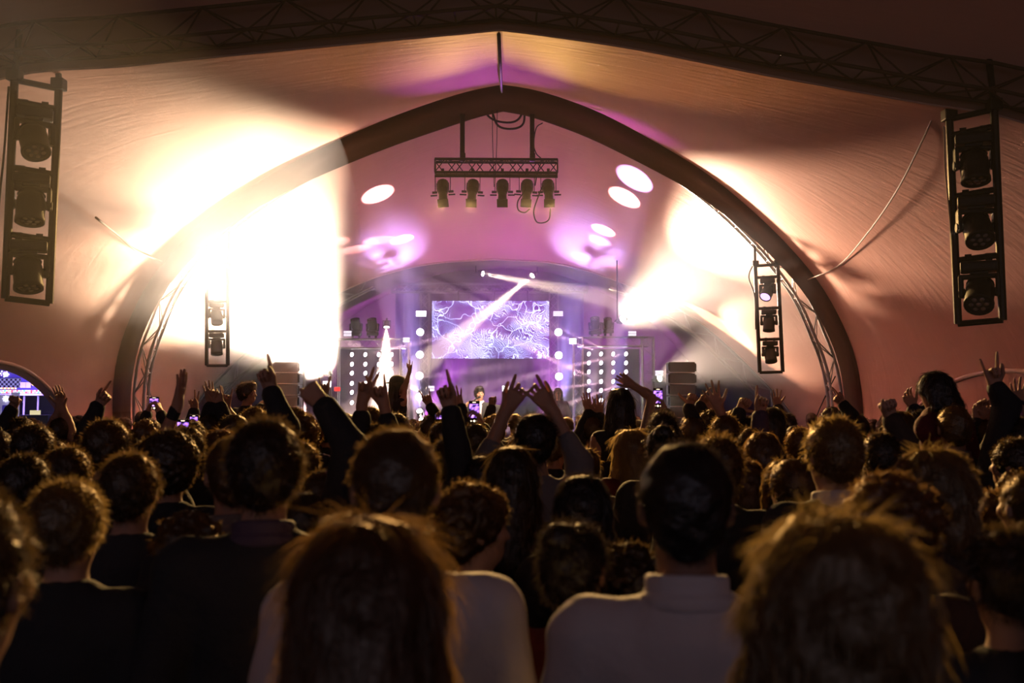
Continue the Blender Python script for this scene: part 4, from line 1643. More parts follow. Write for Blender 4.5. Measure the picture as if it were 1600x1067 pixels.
# ------------------------------------------------------------------ materials for people
def hair_mat(name, col, glow):
    m = bpy.data.materials.new(name)
    m.use_nodes = True
    nt = m.node_tree
    N, L = nt.nodes, nt.links
    N.clear()
    out = N.new('ShaderNodeOutputMaterial')
    d = N.new('ShaderNodeBsdfDiffuse')
    d.inputs[0].default_value = (*col, 1)
    t = N.new('ShaderNodeBsdfTranslucent')
    t.inputs[0].default_value = (*glow, 1)
    g = N.new('ShaderNodeBsdfGlossy')
    g.inputs[0].default_value = (*[0.35 + 0.5 * c for c in glow], 1)
    g.inputs['Roughness'].default_value = 0.38
    tc = N.new('ShaderNodeTexCoord')
    nz = N.new('ShaderNodeTexNoise')
    nz.inputs['Scale'].default_value = 90
    bu = N.new('ShaderNodeBump')
    bu.inputs['Strength'].default_value = 0.5
    bu.inputs['Distance'].default_value = 0.01
    L.new(tc.outputs['Object'], nz.inputs['Vector'])
    L.new(nz.outputs['Fac'], bu.inputs['Height'])
    for s in (d, t, g):
        L.new(bu.outputs[0], s.inputs['Normal'])
    a = N.new('ShaderNodeMixShader')
    a.inputs[0].default_value = 0.45
    b = N.new('ShaderNodeMixShader')
    b.inputs[0].default_value = 0.14
    L.new(d.outputs[0], a.inputs[1])
    L.new(t.outputs[0], a.inputs[2])
    L.new(a.outputs[0], b.inputs[1])
    L.new(g.outputs[0], b.inputs[2])
    L.new(b.outputs[0], out.inputs[0])
    return m


HAIR = {'dark': hair_mat('hair_dark', (0.012, 0.009, 0.006), (0.17, 0.11, 0.04)),
        'brown': hair_mat('hair_brown', (0.026, 0.017, 0.009), (0.36, 0.23, 0.08)),
        'auburn': hair_mat('hair_auburn', (0.032, 0.017, 0.008), (0.40, 0.23, 0.075)),
        'blond': hair_mat('hair_blond', (0.06, 0.042, 0.020), (0.55, 0.38, 0.14)),
        'black': hair_mat('hair_black', (0.008, 0.007, 0.007), (0.06, 0.042, 0.028)),
        'grey': hair_mat('hair_grey', (0.08, 0.07, 0.06), (0.35, 0.28, 0.2))}
SKIN = {'fair': mat('skin_fair', (0.42, 0.23, 0.15), 0.55, noise=0.15, nscale=30, spec=0.35),
        'tan': mat('skin_tan', (0.26, 0.13, 0.08), 0.55, noise=0.15, nscale=30, spec=0.35)}
CLOTH = {'black': mat('cloth_black', (0.020, 0.019, 0.020), 0.85, bump=0.3, bscale=40),
         'charcoal': mat('cloth_charcoal', (0.034, 0.032, 0.034), 0.85, bump=0.3, bscale=40),
         'navy': mat('cloth_navy', (0.012, 0.014, 0.030), 0.85, bump=0.3, bscale=40),
         'brown': mat('cloth_brown', (0.045, 0.028, 0.020), 0.85, bump=0.3, bscale=40),
         'red': mat('cloth_dark_red', (0.09, 0.010, 0.012), 0.85, bump=0.3, bscale=40),
         'white': mat('cloth_white', (0.55, 0.50, 0.50), 0.8, bump=0.3, bscale=25),
         'grey': mat('cloth_grey', (0.16, 0.14, 0.14), 0.85, bump=0.3, bscale=40),
         'plum': mat('cloth_plum', (0.07, 0.045, 0.075), 0.8, bump=0.3, bscale=40)}
M['eye'] = mat('eye', (0.02, 0.015, 0.012), 0.2)
M['silver'] = mat('silver', (0.7, 0.65, 0.6), 0.25, 1.0)


# ------------------------------------------------------------------ anatomy
def rotz(a):
    c, s = math.cos(a), math.sin(a)
    return np.array([[c, -s, 0], [s, c, 0], [0, 0, 1]])


def rotx(a):
    c, s = math.cos(a), math.sin(a)
    return np.array([[1, 0, 0], [0, c, -s], [0, s, c]])


def roty(a):
    c, s = math.cos(a), math.sin(a)
    return np.array([[c, 0, s], [0, 1, 0], [-s, 0, c]])


NECK = V3(0, -0.005, 1.50)


def head_map(yaw=0.0, pitch=0.0, roll=0.0):
    R = rotz(yaw) @ rotx(pitch) @ roty(roll)
    return lambda p: NECK + R @ (p - NECK)


def head_sdf(face=True):
    s = Sdf()
    s.ell((0, -0.008, 1.660), (0.074, 0.094, 0.092))
    s.ell((0, 0.040, 1.610), (0.056, 0.056, 0.080), k=0.03)
    s.ell((0, 0.062, 1.560), (0.026, 0.024, 0.020), k=0.03)
    for q in (-1, 1):
        s.ell((q * 0.078, -0.004, 1.635), (0.010, 0.021, 0.032), rotz(q * 0.35), k=0.008)
        if face:
            s.ell((q * 0.045, 0.070, 1.625), (0.020, 0.018, 0.018), k=0.03)
            s.ell((q * 0.031, 0.098, 1.648), (0.018, 0.014, 0.011), k=0.012, op='s')
            s.ell((q * 0.031, 0.078, 1.648), (0.013, 0.013, 0.011), k=0.004)
    if face:
        s.cap((0, 0.088, 1.655), (0, 0.112, 1.618), 0.008, 0.012, k=0.012)
        s.ell((0, 0.086, 1.670), (0.05, 0.012, 0.008), k=0.02)
        s.ell((0, 0.090, 1.585), (0.024, 0.010, 0.005), k=0.008)
        s.ell((0, 0.089, 1.573), (0.020, 0.010, 0.006), k=0.008)
    return s


def torso_sdf(g=0.0, hip=True, fem=False):
    s = Sdf()
    sw = 0.150 if fem else 0.172
    s.ell((0, 0, 0.96), (0.165 + g, 0.115 + g, 0.14 + g), k=0.06)
    s.ell((0, 0, 1.13), (0.142 + g, 0.100 + g, 0.16), k=0.06)
    s.ell((0, 0.005, 1.30), (0.165 + g - (0.015 if fem else 0), 0.108 + g, 0.155), k=0.06)
    s.cap((-sw, -0.005, 1.405), (sw, -0.005, 1.405), 0.058 + g, k=0.06)
    s.cap((0, -0.012, 1.42), (0, -0.012, 1.455), 0.085 + g * 0.5, 0.065 + g * 0.5, k=0.05)
    return s


def legs_sdf(g=0.0, sit=False):
    s = Sdf()
    for q in (-1, 1):
        if sit:
            s.chain([(q * 0.09, 0, 0.93), (q * 0.15, 0.36, 0.90), (q * 0.13, 0.38, 0.50)], [0.09 + g, 0.065 + g, 0.05 + g], k=0.05)
        else:
            s.chain([(q * 0.09, 0, 0.92), (q * 0.105, 0.015, 0.50), (q * 0.105, -0.015, 0.09)], [0.088 + g, 0.062 + g, 0.045 + g], k=0.05)
    return s


def shoe_sdf():
    s = Sdf()
    for q in (-1, 1):
        s.cap((q * 0.105, -0.03, 0.045), (q * 0.115, 0.15, 0.035), 0.042, 0.034, k=0.02)
        s.cap((q * 0.105, -0.02, 0.05), (q * 0.105, -0.015, 0.13), 0.042, 0.045, k=0.02)
    return s


def unit(v):
    return v / max(1e-9, np.linalg.norm(v))


# curl 0 = straight .. 1 = fist; order index, middle, ring, little, then thumb
POSES = {'open': ((0.10, 0.05, 0.08, 0.15), 0.05, 0.24), 'flat': ((0.05, 0.04, 0.05, 0.08), 0.25, 0.06), 'point': ((0.03, 0.95, 1.0, 1.0), 0.7, 0.04),
         'fist': ((0.95, 1.0, 1.0, 1.0), 0.8, 0.03), 'rock': ((0.04, 1.0, 1.0, 0.06), 0.7, 0.14), 'peace': ((0.03, 0.05, 1.0, 1.0), 0.8, 0.16),
         'hold': ((0.55, 0.6, 0.65, 0.7), 0.3, 0.08), 'thumb': ((1.0, 1.0, 1.0, 1.0), -0.25, 0.03), 'relax': ((0.30, 0.35, 0.42, 0.5), 0.3, 0.10), 'bend': ((0.22, 0.50, 0.62, 0.12), 0.4, 0.16)}


def hand_sdf(s, W, d, n, thumb, pose, sc=1.0):
    """W wrist, d pointing along the hand, n palm normal, thumb +1/-1: the side (d x n) the thumb leaves on"""
    d = unit(d)
    n = unit(n - d * (n @ d))
    sd = np.cross(d, n) * thumb
    curl, tc, spr = POSES[pose]
    K_ = W + d * 0.092 * sc
    s.cap(W - d * 0.02, W + d * 0.03 * sc, 0.024 * sc, 0.026 * sc, k=0.02)
    offs = (0.030, 0.010, -0.011, -0.030)
    for o in offs:
        s.cap(W + d * 0.02 * sc + sd * o * 0.55 * sc, K_ + sd * o * sc - d * abs(o) * 0.25, 0.014 * sc, 0.0115 * sc, k=0.016)
    lens = ((0.044, 0.026, 0.021), (0.048, 0.030, 0.022), (0.045, 0.028, 0.022), (0.036, 0.021, 0.019))
    for i, o in enumerate(offs):
        p = K_ + sd * o * sc - d * abs(o) * 0.25
        a = (1.5 - i) * spr
        dd = unit(d * math.cos(a) + sd * math.sin(a))
        ang = 0.0
        r = (0.0098, 0.0102, 0.0096, 0.0084)[i] * sc
        for j, Ls in enumerate(lens[i]):
            ang += curl[i] * (1.35, 1.55, 1.0)[j]
            e = p + (dd * math.cos(ang) + n * math.sin(ang)) * Ls * sc
            s.cap(p, e, r, r * 0.9, k=0.004)
            p = e
            r *= 0.9
    # thumb leaves the side of the palm near its base
    b = W + d * 0.030 * sc + sd * 0.020 * sc + n * 0.006
    dir0 = unit(d * (0.62 + 0.2 * max(0, tc)) + sd * (0.75 - 0.5 * max(0, tc)) + n * (0.25 + 0.35 * max(0, tc)))
    if tc < 0:
        dir0 = unit(d * 0.25 + sd * 0.95 + n * 0.05)
    e = b + dir0 * 0.046 * sc
    s.cap(b, e, 0.0155 * sc, 0.0115 * sc, k=0.010)
    dir1 = unit(dir0 + (-sd * 0.7 + d * 0.4 + n * 0.2) * max(0.0, tc) + d * 0.2)
    e2 = e + dir1 * 0.032 * sc
    s.cap(e, e2, 0.0112 * sc, 0.0100 * sc, k=0.004)
    s.cap(e2, e2 + unit(dir1 + d * 0.1) * 0.022 * sc, 0.0100 * sc, 0.0085 * sc, k=0.004)


def solve_arm(S, Wt, pole, a=0.285, b=0.255):
    v = Wt - S
    L = np.linalg.norm(v)
    if L > (a + b) * 0.995:
        f = L / ((a + b) * 0.995)
        a, b = a * f, b * f
    x = (a * a - b * b + L * L) / (2 * L)
    hgt = math.sqrt(max(0.0, a * a - x * x))
    u = unit(v)
    p = pole - u * (pole @ u)
    return S + u * x + unit(p) * hgt


def arm_sdf(side, W=None, pole=None, E=None, fem=False, g=0.0):
    """returns skin chain points (shoulder, elbow, wrist)"""
    S = V3(side * (0.165 if fem else 0.188), -0.005, 1.395)
    if W is None:
        E = V3(side * 0.245, -0.02, 1.13)
        W = V3(side * 0.225, 0.10, 0.90)
    elif E is None:
        E = solve_arm(S, W, V3(side * 0.7, 0.2, -0.7) if pole is None else pole)
    return S, E, W


_CACHE = {}


def body_mesh(key, arms, fem=False, face=False, legs=True, head=(0, 0, 0), h=0.012, lean=0.0):
    """skin: head, neck, torso, arms and hands as one surface. arms: list of (side, S, E, W, d, n, pose, thumb)"""
    s = torso_sdf(0.0, fem=fem)
    s.cap((0, -0.012, 1.43), (0, 0.008, 1.56), 0.050 if fem else 0.056, 0.048 if fem else 0.054, k=0.03)
    s.add(head_sdf(face).xform(head_map(*head)))
    fine = Sdf()
    for (side, S, E, W, d, n, pose, th) in arms:
        f = 0.88 if fem else 1.0
        s.chain([S, E], [0.050 * f, 0.040 * f], k=0.04)
        s.chain([E, E + (W - E) * 0.35, W], [0.039 * f, 0.038 * f, 0.026 * f], k=0.02)
        if h >= 0.009:
            hand_sdf(s, W, d, n, th, pose, 0.93 if fem else 1.03)
        else:
            # the hand is meshed finer and runs back into the forearm
            fine.chain([E + (W - E) * 0.62, W], [0.0330 * f, 0.0268 * f], k=0.02)
            hand_sdf(fine, W, d, n, th, pose, 0.93 if fem else 1.03)
    if legs:
        s.add(legs_sdf(0.0))
    if not fine.p:
        return s.mesh(key, h)
    m1, m2 = s.mesh(key, 0.0125), fine.mesh(key, h)
    bm = bmesh.new()
    bm.from_mesh(m1)
    bm.from_mesh(m2)
    bm.to_mesh(m1)
    bm.free()
    bpy.data.meshes.remove(m2)
    m1.shade_smooth()
    return m1


def default_arms(fem=False):
    out = []
    for side in (-1, 1):
        S, E, W = arm_sdf(side, fem=fem)
        out.append((side, S, E, W, V3(0.0, 0.35, -0.9), V3(-side, 0.0, 0.0), 'relax', side * 1.0))
    return out


def top_mesh(key, arms, fem=False, sleeve=1.0, g=0.016, h=0.014, low=0.86, strapless=False, puff=0.0):
    """shirt or jacket: torso and sleeves, open at neck, cuffs and hem"""
    s = torso_sdf(g, fem=fem)
    s.cap((-0.05, 0, 0.90), (0.05, 0, 0.90), 0.13 + g, k=0.05)
    if strapless:
        s.ell((0, 0, 1.52), (0.4, 0.3, 0.16), k=0.01, op='s')
    for (side, S, E, W, d, n, pose, th) in arms:
        if sleeve <= 0 or strapless:
            continue
        if sleeve <= 0.5:
            s.cap(S, S + (E - S) * sleeve * 2, 0.060 + g * 0.6, 0.054 + g * 0.6 + puff, k=0.04)
        else:
            e = E + (W - E) * min(0.93, (sleeve - 0.5) * 2)
            s.cap(S, E, 0.058 + g * 0.7, 0.050 + g * 0.7 + puff, k=0.04)
            s.cap(E, e, 0.050 + g * 0.7 + puff, 0.037 + g * 0.6 + puff * 0.6, k=0.02)
    s.ell((0, 0.01, 1.545), (0.058, 0.062, 0.09), k=0.012, op='s')
    return s.mesh(key, h, noise=(0.004, 38))


def trousers_mesh():
    if 'trousers' not in _CACHE:
        s = legs_sdf(0.012)
        s.ell((0, 0, 0.95), (0.178, 0.128, 0.13), k=0.06)
        _CACHE['trousers'] = s.mesh('trousers', 0.02)
    return _CACHE['trousers']


def shoes_mesh():
    if 'shoes' not in _CACHE:
        _CACHE['shoes'] = shoe_sdf().mesh('shoes', 0.014)
    return _CACHE['shoes']


def hair_sdf(kind):
    s = Sdf()
    cut = True
    if kind in ('short', 'crop'):
        q = 0.010 if kind == 'crop' else 0.018
        s.ell((0, -0.012, 1.668), (0.074 + q, 0.094 + q, 0.088 + q))
        s.ell((0, -0.055, 1.615), (0.060 + q * 0.5, 0.045 + q * 0.4, 0.065))
    elif kind == 'quiff':
        s.ell((0, -0.012, 1.668), (0.090, 0.112, 0.106))
        s.ell((0, 0.055, 1.745), (0.065, 0.05, 0.035), k=0.03)
        s.ell((0, -0.055, 1.615), (0.066, 0.05, 0.06))
    elif kind == 'curly':
        s.ell((0, -0.018, 1.675), (0.100, 0.116, 0.105))
        rg = np.random.default_rng(5)
        for i in range(46):
            a, b = rg.uniform(0, 6.28), rg.uniform(-0.35, 1.5)
            v = V3(math.cos(a) * math.cos(b), math.sin(a) * math.cos(b), math.sin(b))
            c = V3(0, -0.018, 1.675) + v * V3(0.100, 0.114, 0.102)
            if c[1] > 0.07 and c[2] < 1.70:
                continue
            s.ell(c, rg.uniform(0.016, 0.026, 3), k=0.01)
        s.ell((0, -0.06, 1.60), (0.08, 0.055, 0.06), k=0.03)
    elif kind == 'wavy':
        s.ell((0, -0.018, 1.672), (0.110, 0.122, 0.106))
        s.cap((0, -0.05, 1.61), (0, -0.06, 1.52), 0.095, 0.085, k=0.04)
        for q in (-1, 1):
            s.cap((q * 0.082, -0.01, 1.63), (q * 0.098, -0.005, 1.52), 0.036, 0.030, k=0.03)
    elif kind == 'afro':
        s.ell((0, -0.03, 1.69), (0.128, 0.132, 0.125))
        s.ell((0, -0.06, 1.61), (0.10, 0.07, 0.07), k=0.04)
    elif kind in ('long', 'longwide'):
        w_ = 1.0 if kind == 'long' else 1.16
        s.ell((0, -0.012, 1.672), (0.094 * w_, 0.112, 0.104))
        s.cap((0, -0.045, 1.62), (0.0, -0.085, 1.36), 0.080 * w_, 0.088 * w_, k=0.04)
        s.cap((0, -0.085, 1.36), (0.0, -0.115, 1.18), 0.085 * w_, 0.055 * w_, k=0.04)
        for q in (-1, 1):
            s.cap((q * 0.070 * w_, -0.005, 1.63), (q * 0.092 * w_, 0.0, 1.40), 0.030, 0.034 * w_, k=0.03)
    elif kind == 'bob':
        s.ell((0, -0.014, 1.670), (0.096, 0.112, 0.104))
        s.cap((0, -0.045, 1.62), (0, -0.055, 1.53), 0.078, 0.082, k=0.04)
        for q in (-1, 1):
            s.cap((q * 0.072, -0.005, 1.63), (q * 0.085, 0.005, 1.53), 0.030, 0.028, k=0.03)
    elif kind == 'bun':
        s.ell((0, -0.012, 1.668), (0.086, 0.106, 0.100))
        s.ell((0, -0.10, 1.735), (0.048, 0.046, 0.044), k=0.015)
        s.ell((0, -0.055, 1.615), (0.066, 0.05, 0.06))
    elif kind == 'pony':
        s.ell((0, -0.012, 1.668), (0.086, 0.106, 0.100))
        s.ell((0, -0.118, 1.69), (0.030, 0.030, 0.030), k=0.015)
        s.cap((0, -0.125, 1.69), (0, -0.15, 1.42), 0.034, 0.020, k=0.03)
    s.ell((0, 0.098, 1.595), (0.072, 0.062, 0.085), k=0.012, op='s')
    return s


HAIR_P = {'short': (2600, 0.022, 0.0016, 'short', 0.55, 0.5), 'crop': (2400, 0.010, 0.0013, 'short', 0.8, 0.5), 'quiff': (2600, 0.032, 0.0018, 'short', 0.6, 0.6),
          'curly': (2800, 0.022, 0.0018, 'curly', 0.6, 0.8), 'afro': (3000, 0.022, 0.0016, 'curly', 0.9, 0.6), 'wavy': (4200, 0.05, 0.0016, 'long', 0.35, 0.6), 'long': (3400, 0.075, 0.0016, 'long', 0.22, 0.45),
          'longwide': (5200, 0.09, 0.0014, 'long', 0.16, 0.35), 'bob': (3000, 0.045, 0.0016, 'long', 0.28, 0.5), 'bun': (2600, 0.025, 0.0017, 'short', 0.4, 0.6), 'pony': (2800, 0.03, 0.0017, 'short', 0.4, 0.5)}


def hair_mesh(kind, near=False, head=(0, 0, 0), seed=1):
    seed = seed if near == 2 else 1 + seed % 2
    key = ('hair', kind, near, head, seed if near else 0)
    if key in _CACHE:
        return _CACHE[key]
    s = hair_sdf(kind).xform(head_map(*head))
    nz = {'wavy': (0.012, 55), 'curly': (0.010, 110), 'afro': (0.010, 120), 'longwide': (0.006, 60), 'long': (0.006, 60), 'bob': (0.006, 60)}.get(kind, (0.005, 90))
    me = s.mesh('hair_' + kind, 0.009 if near else 0.012, noise=nz)
    c, L, w_, md, lf, wl = HAIR_P[kind]
    if near:
        me = add_strands(me, int(c * (1.3 if near == 2 else 0.55)), L, w_ * (1.0 if near == 2 else 1.7), md, lf, wl, seed)
    else:
        me = add_strands(me, int(c * 0.16), L * 1.1, w_ * 2.6, md, lf, wl, seed)
    _CACHE[key] = me
    return me


def with_mat(me, m):
    """the same mesh data with another material: kept per (mesh, material)"""
    key = (me.name, m.name)
    if key not in _CACHE:
        if not me.materials:
            me.materials.append(m)
            _CACHE[key] = me
        elif me.materials[0] == m:
            _CACHE[key] = me
        else:
            c = me.copy()
            c.materials.clear()
            c.materials.append(m)
            _CACHE[key] = c
    return _CACHE[key]


def place(loc, rz, scale, lift=0.0):
    r = empty('person', (loc[0], loc[1], lift), rz)
    r.scale = (scale,) * 3
    return r

# ------------------------------------------------------------------ the crowd
HEADTOP = {'short': 1.774, 'crop': 1.766, 'quiff': 1.79, 'curly': 1.80, 'wavy': 1.79, 'afro': 1.825, 'long': 1.784, 'longwide': 1.784, 'bob': 1.782, 'bun': 1.785, 'pony': 1.772}
HEADW = {'short': 0.184, 'crop': 0.170, 'quiff': 0.186, 'curly': 0.235, 'wavy': 0.245, 'afro': 0.262, 'long': 0.20, 'longwide': 0.232, 'bob': 0.205, 'bun': 0.18, 'pony': 0.18}
TAKEN = []          # (x, y) of everybody placed by hand
BODY = {}


def std_body(fem, near):
    key = ('body', fem, near)
    if key not in BODY:
        BODY[key] = body_mesh('person_body', default_arms(fem), fem, face=near, legs=False, h=0.010 if near else 0.015)
    return BODY[key]


def std_top(fem, style):
    key = ('top', fem, style)
    if key not in BODY:
        sl, g, puff = {'jacket': (0.97, 0.022, 0.004), 'shirt': (0.95, 0.014, 0.0), 'tee': (0.34, 0.014, 0.006), 'tank': (0.0, 0.008, 0.0), 'strapless': (0.0, 0.008, 0.0)}[style]
        BODY[key] = top_mesh('upper_' + style, default_arms(fem), fem, sl, g, 0.016, strapless=(style == 'strapless'), puff=puff)
    return BODY[key]


def collar_mesh():
    if 'collar' not in BODY:
        s = Sdf()
        s.tor((0, -0.004, 1.492), 0.068, 0.010, 0.020, 0.15)
        s.tor((0, -0.006, 1.470), 0.080, 0.008, 0.008, 0.15)
        BODY['collar'] = s.mesh('collar', 0.007)
    return BODY['collar']


def dress(r, skin, hair, hairc, top, cloth, fem=False, near=False, collar=None, seed=1, head=None, body=None, topm=None, legs=True):
    if body is None:
        body = std_body(fem, near)
        if head:
            key = ('body', fem, near, head)
            if key not in BODY:
                BODY[key] = body_mesh('person_body', default_arms(fem), fem, face=True, legs=False, head=head, h=0.010 if near else 0.015)
            body = BODY[key]
    newobj('body', with_mat(body, SKIN[skin]), None, r)
    if hair:
        newobj('hair', with_mat(hair_mesh(hair, near, head or (0, 0, 0), seed), HAIR[hairc]), None, r)
    newobj({'jacket': 'jacket', 'shirt': 'shirt', 'tee': 'shirt', 'tank': 'top', 'strapless': 'dress'}[top], with_mat(topm or std_top(fem, top), CLOTH[cloth]), None, r)
    if legs:
        newobj('trousers', with_mat(trousers_mesh(), CLOTH['charcoal']), None, r)
        newobj('shoes', with_mat(shoes_mesh(), CLOTH['black']), None, r)
    if collar:
        newobj('collar', with_mat(collar_mesh(), CLOTH[collar]), None, r)


def stand(px, top, wpx, hair, hairc, style, cloth, label, yaw=0, fem=False, near=False, collar=None, skin='fair', Y=None, head=None, group='crowd near the camera'):
    Y = Y or HEADW[hair] * FPX / wpx
    p = P(px, top, Y)
    sc = p.z / HEADTOP[hair]
    r = place((p.x, Y), math.radians(yaw), sc)
    TAKEN.append((p.x, Y, 0.30))
    dress(r, skin, hair, hairc, style, cloth, fem, (2 if Y < 3.3 else 1) if near else 0, collar, abs(int(px)) + 3, head)
    tag(r, label, 'person', group)
    return r


# nearest heads
stand(575, 796, 262, 'longwide', 'auburn', 'tee', 'black', 'person with long smooth hair hanging down the back, blurred close to camera', 6, True, True)
stand(1302, 788, 304, 'wavy', 'blond', 'jacket', 'black', 'person with thick wavy blond hair, big and blurred close to camera', -10, True, True)
stand(1070, 690, 146, 'crop', 'black', 'shirt', 'white', 'short-haired man in a pale dress shirt, seen from behind', -6, False, True, collar='white', skin='tan', Y=1.78)
stand(619, 668, 141, 'crop', 'brown', 'shirt', 'white', 'man with cropped brown hair and light shirt behind the long-haired blur', 4, False, True, collar='white', Y=1.92)
stand(415, 655, 114, 'short', 'dark', 'jacket', 'black', 'tall man in black jacket with a violet collar edge', 8, False, True, collar='plum')
stand(366, 682, 96, 'crop', 'brown', 'jacket', 'charcoal', 'man half hidden behind the tall black-jacketed man', 20, False, True, collar='grey', Y=2.95)
stand(109, 750, 114, 'short', 'blond', 'jacket', 'black', 'man with tousled fair hair glowing at the rim, broad dark jacket', -4, False, True)
stand(206, 708, 90, 'short', 'brown', 'jacket', 'charcoal', 'man with rounded brown hair before the big curly head', 0, False, True)
stand(266, 668, 100, 'afro', 'dark', 'jacket', 'black', 'person with a big round curly mop below the raised palm', 10, False, True)
stand(170, 655, 64, 'short', 'brown', 'jacket', 'charcoal', 'man with a lit ear and neat hair below the pointing hand', -14, False, True, Y=4.25)
stand(41, 710, 80, 'short', 'dark', 'jacket', 'black', 'dark-haired person at the photo edge with thin golden rim', 0, False, True)
stand(107, 698, 64, 'short', 'brown', 'jacket', 'navy', 'person with brown hair directly beyond the tousled fair head', -6, False, True, Y=3.75)
stand(-6, 680, 44, 'short', 'blond', 'shirt', 'charcoal', 'fair person cut off by the photo edge with a lit cheek', -30, False, True)
stand(55, 663, 66, 'short', 'dark', 'jacket', 'black', 'dark-haired man with a lit ear at the doorway side', -16, False, True, Y=4.75)
stand(30, 650, 46, 'curly', 'brown', 'jacket', 'navy', 'curly person under the ticket booth tinted violet', 0, False, False)
stand(142, 712, 40, 'long', 'brown', 'shirt', 'brown', 'wavy-haired person squeezed between two brown heads', 0, True, False, Y=5.3)
stand(742, 752, 112, 'curly', 'brown', 'jacket', 'brown', 'curly-haired man turned sideways in profile', -70, False, True, Y=2.75)
stand(800, 692, 86, 'long', 'dark', 'jacket', 'black', 'dark long-haired person in front of the heart-shaped arms', 0, True, True, Y=3.45)
stand(910, 737, 88, 'bob', 'black', 'jacket', 'black', 'person with a smooth black bob below the long sleeved arm', 0, True, True, Y=3.1)
stand(897, 806, 112, 'bun', 'black', 'tee', 'red', 'dark head with tied-up hair and a red-lit cheek', -25, True, True, skin='tan', Y=2.25)
stand(986, 846, 84, 'curly', 'dark', 'tee', 'black', 'low curly dark head beside the pale dress shirt', 0, True, True, Y=2.55)
stand(1300, 652, 83, 'short', 'blond', 'jacket', 'black', 'tall man in dark suit with pale collar and fair neat hair', 12, False, True, collar='white')
stand(1446, 696, 106, 'wavy', 'blond', 'tee', 'brown', 'wavy fair head bending sideways', 55, False, True, Y=2.9)
stand(1384, 737, 132, 'curly', 'auburn', 'jacket', 'brown', 'tousled brown head right behind the wavy blond hair', 15, False, True, Y=2.25)
stand(1384, 672, 60, 'long', 'dark', 'tee', 'black', 'woman with dark hair and sparkling earring beside the suited man', 14, True, True)
stand(1222, 715, 72, 'bob', 'brown', 'tee', 'black', 'person with brown bob lit golden along one side', 8, True, True)
stand(1166, 716, 52, 'bob', 'auburn', 'jacket', 'charcoal', 'auburn head beside the short-haired man in the dress shirt', 0, True, True, Y=4.75)
stand(1122, 677, 76, 'quiff', 'brown', 'jacket', 'black', 'wide dark tousled head above the dress-shirt man', 0, False, True)
stand(1190, 672, 58, 'bob', 'auburn', 'tee', 'navy', 'round auburn head below the forward pointing arm', 0, True, True, Y=5.05)
stand(1583, 685, 52, 'short', 'dark', 'shirt', 'charcoal', 'bearded-looking man at the photo edge with a lit cheek', 40, False, True, Y=4.4)
stand(1556, 765, 84, 'short', 'auburn', 'jacket', 'black', 'auburn head with rim light near the photo edge', 5, False, True, Y=3.45)
stand(1604, 738, 84, 'crop', 'brown', 'jacket', 'charcoal', 'cropped head cut off by the photo edge', 10, False, True)
stand(1590, 733, 60, 'curly', 'brown', 'jacket', 'navy', 'curly golden hair beyond the cropped head', 0, True, False, Y=4.0)
stand(1575, 822, 112, 'pony', 'dark', 'jacket', 'black', 'low dark head with a pink gleam at the photo edge', 0, True, True, Y=1.95)
stand(505, 735, 76, 'short', 'brown', 'jacket', 'charcoal', 'brown head low behind the light shirt shoulder', -8, False, True, Y=4.0)
stand(478, 768, 60, 'short', 'dark', 'jacket', 'black', 'small dark head tucked beside the tall black jacket', 0, False, False, Y=3.05)
stand(704, 682, 62, 'short', 'dark', 'jacket', 'black', 'dark head right behind the cropped brown head', 6, False, True)
stand(462, 637, 72, 'curly', 'brown', 'jacket', 'charcoal', 'curly brown head under the blurred raised fist', 0, False, True)
stand(400, 636, 50, 'curly', 'brown', 'jacket', 'charcoal', 'curly golden-rimmed head below the raised thumb', 0, False, True)
stand(346, 668, 56, 'bob', 'auburn', 'tee', 'brown', 'person with golden bob beside the tall black jacket', 0, True, True)
stand(300, 795, 80, 'curly', 'brown', 'jacket', 'black', 'low curly head in shadow between dark jackets', 0, False, False, Y=2.6)
stand(1110, 640, 44, 'curly', 'dark', 'jacket', 'black', 'curly dark head below the far speaker stack', 0, False, True)
stand(1490, 633, 50, 'crop', 'blond', 'jacket', 'black', 'fair cropped man carrying a rider on his shoulders', -8, False, True, collar='grey', Y=5.2)
stand(1404, 640, 44, 'bob', 'brown', 'tee', 'brown', 'brown bob below the fist with a pale cuff', 0, True, True, Y=6.3)
stand(1434, 642, 42, 'short', 'black', 'jacket', 'black', 'smooth black head before the closed side door', 0, False, True)
stand(1236, 716, 46, 'short', 'brown', 'tee', 'charcoal', 'low brown head between two golden bobs', 20, False, False, Y=3.7)
stand(1253, 668, 44, 'short', 'auburn', 'tee', 'brown', 'person turned sideways beside the suited man', -60, False, True)
stand(1205, 634, 40, 'long', 'dark', 'jacket', 'black', 'long dark hair falling behind the pointing finger', 0, True, True)
stand(978, 690, 50, 'curly', 'brown', 'tee', 'brown', 'brown curls beside the loose blond strands', 0, True, False, Y=6.2)
stand(985, 668, 62, 'longwide', 'blond', 'tee', 'red', 'blond long loose hair over a dark red top', 18, True, True)
stand(1035, 640, 40, 'quiff', 'black', 'jacket', 'black', 'dark tousled head under the phone held high', 0, False, True, Y=6.1)
# bare-shouldered woman at the lower edge
stand(-62, 742, 232, 'bun', 'dark', 'strapless', 'black', 'bare-shouldered woman cut off at the lower photo corner', 0, True, True, Y=1.22)


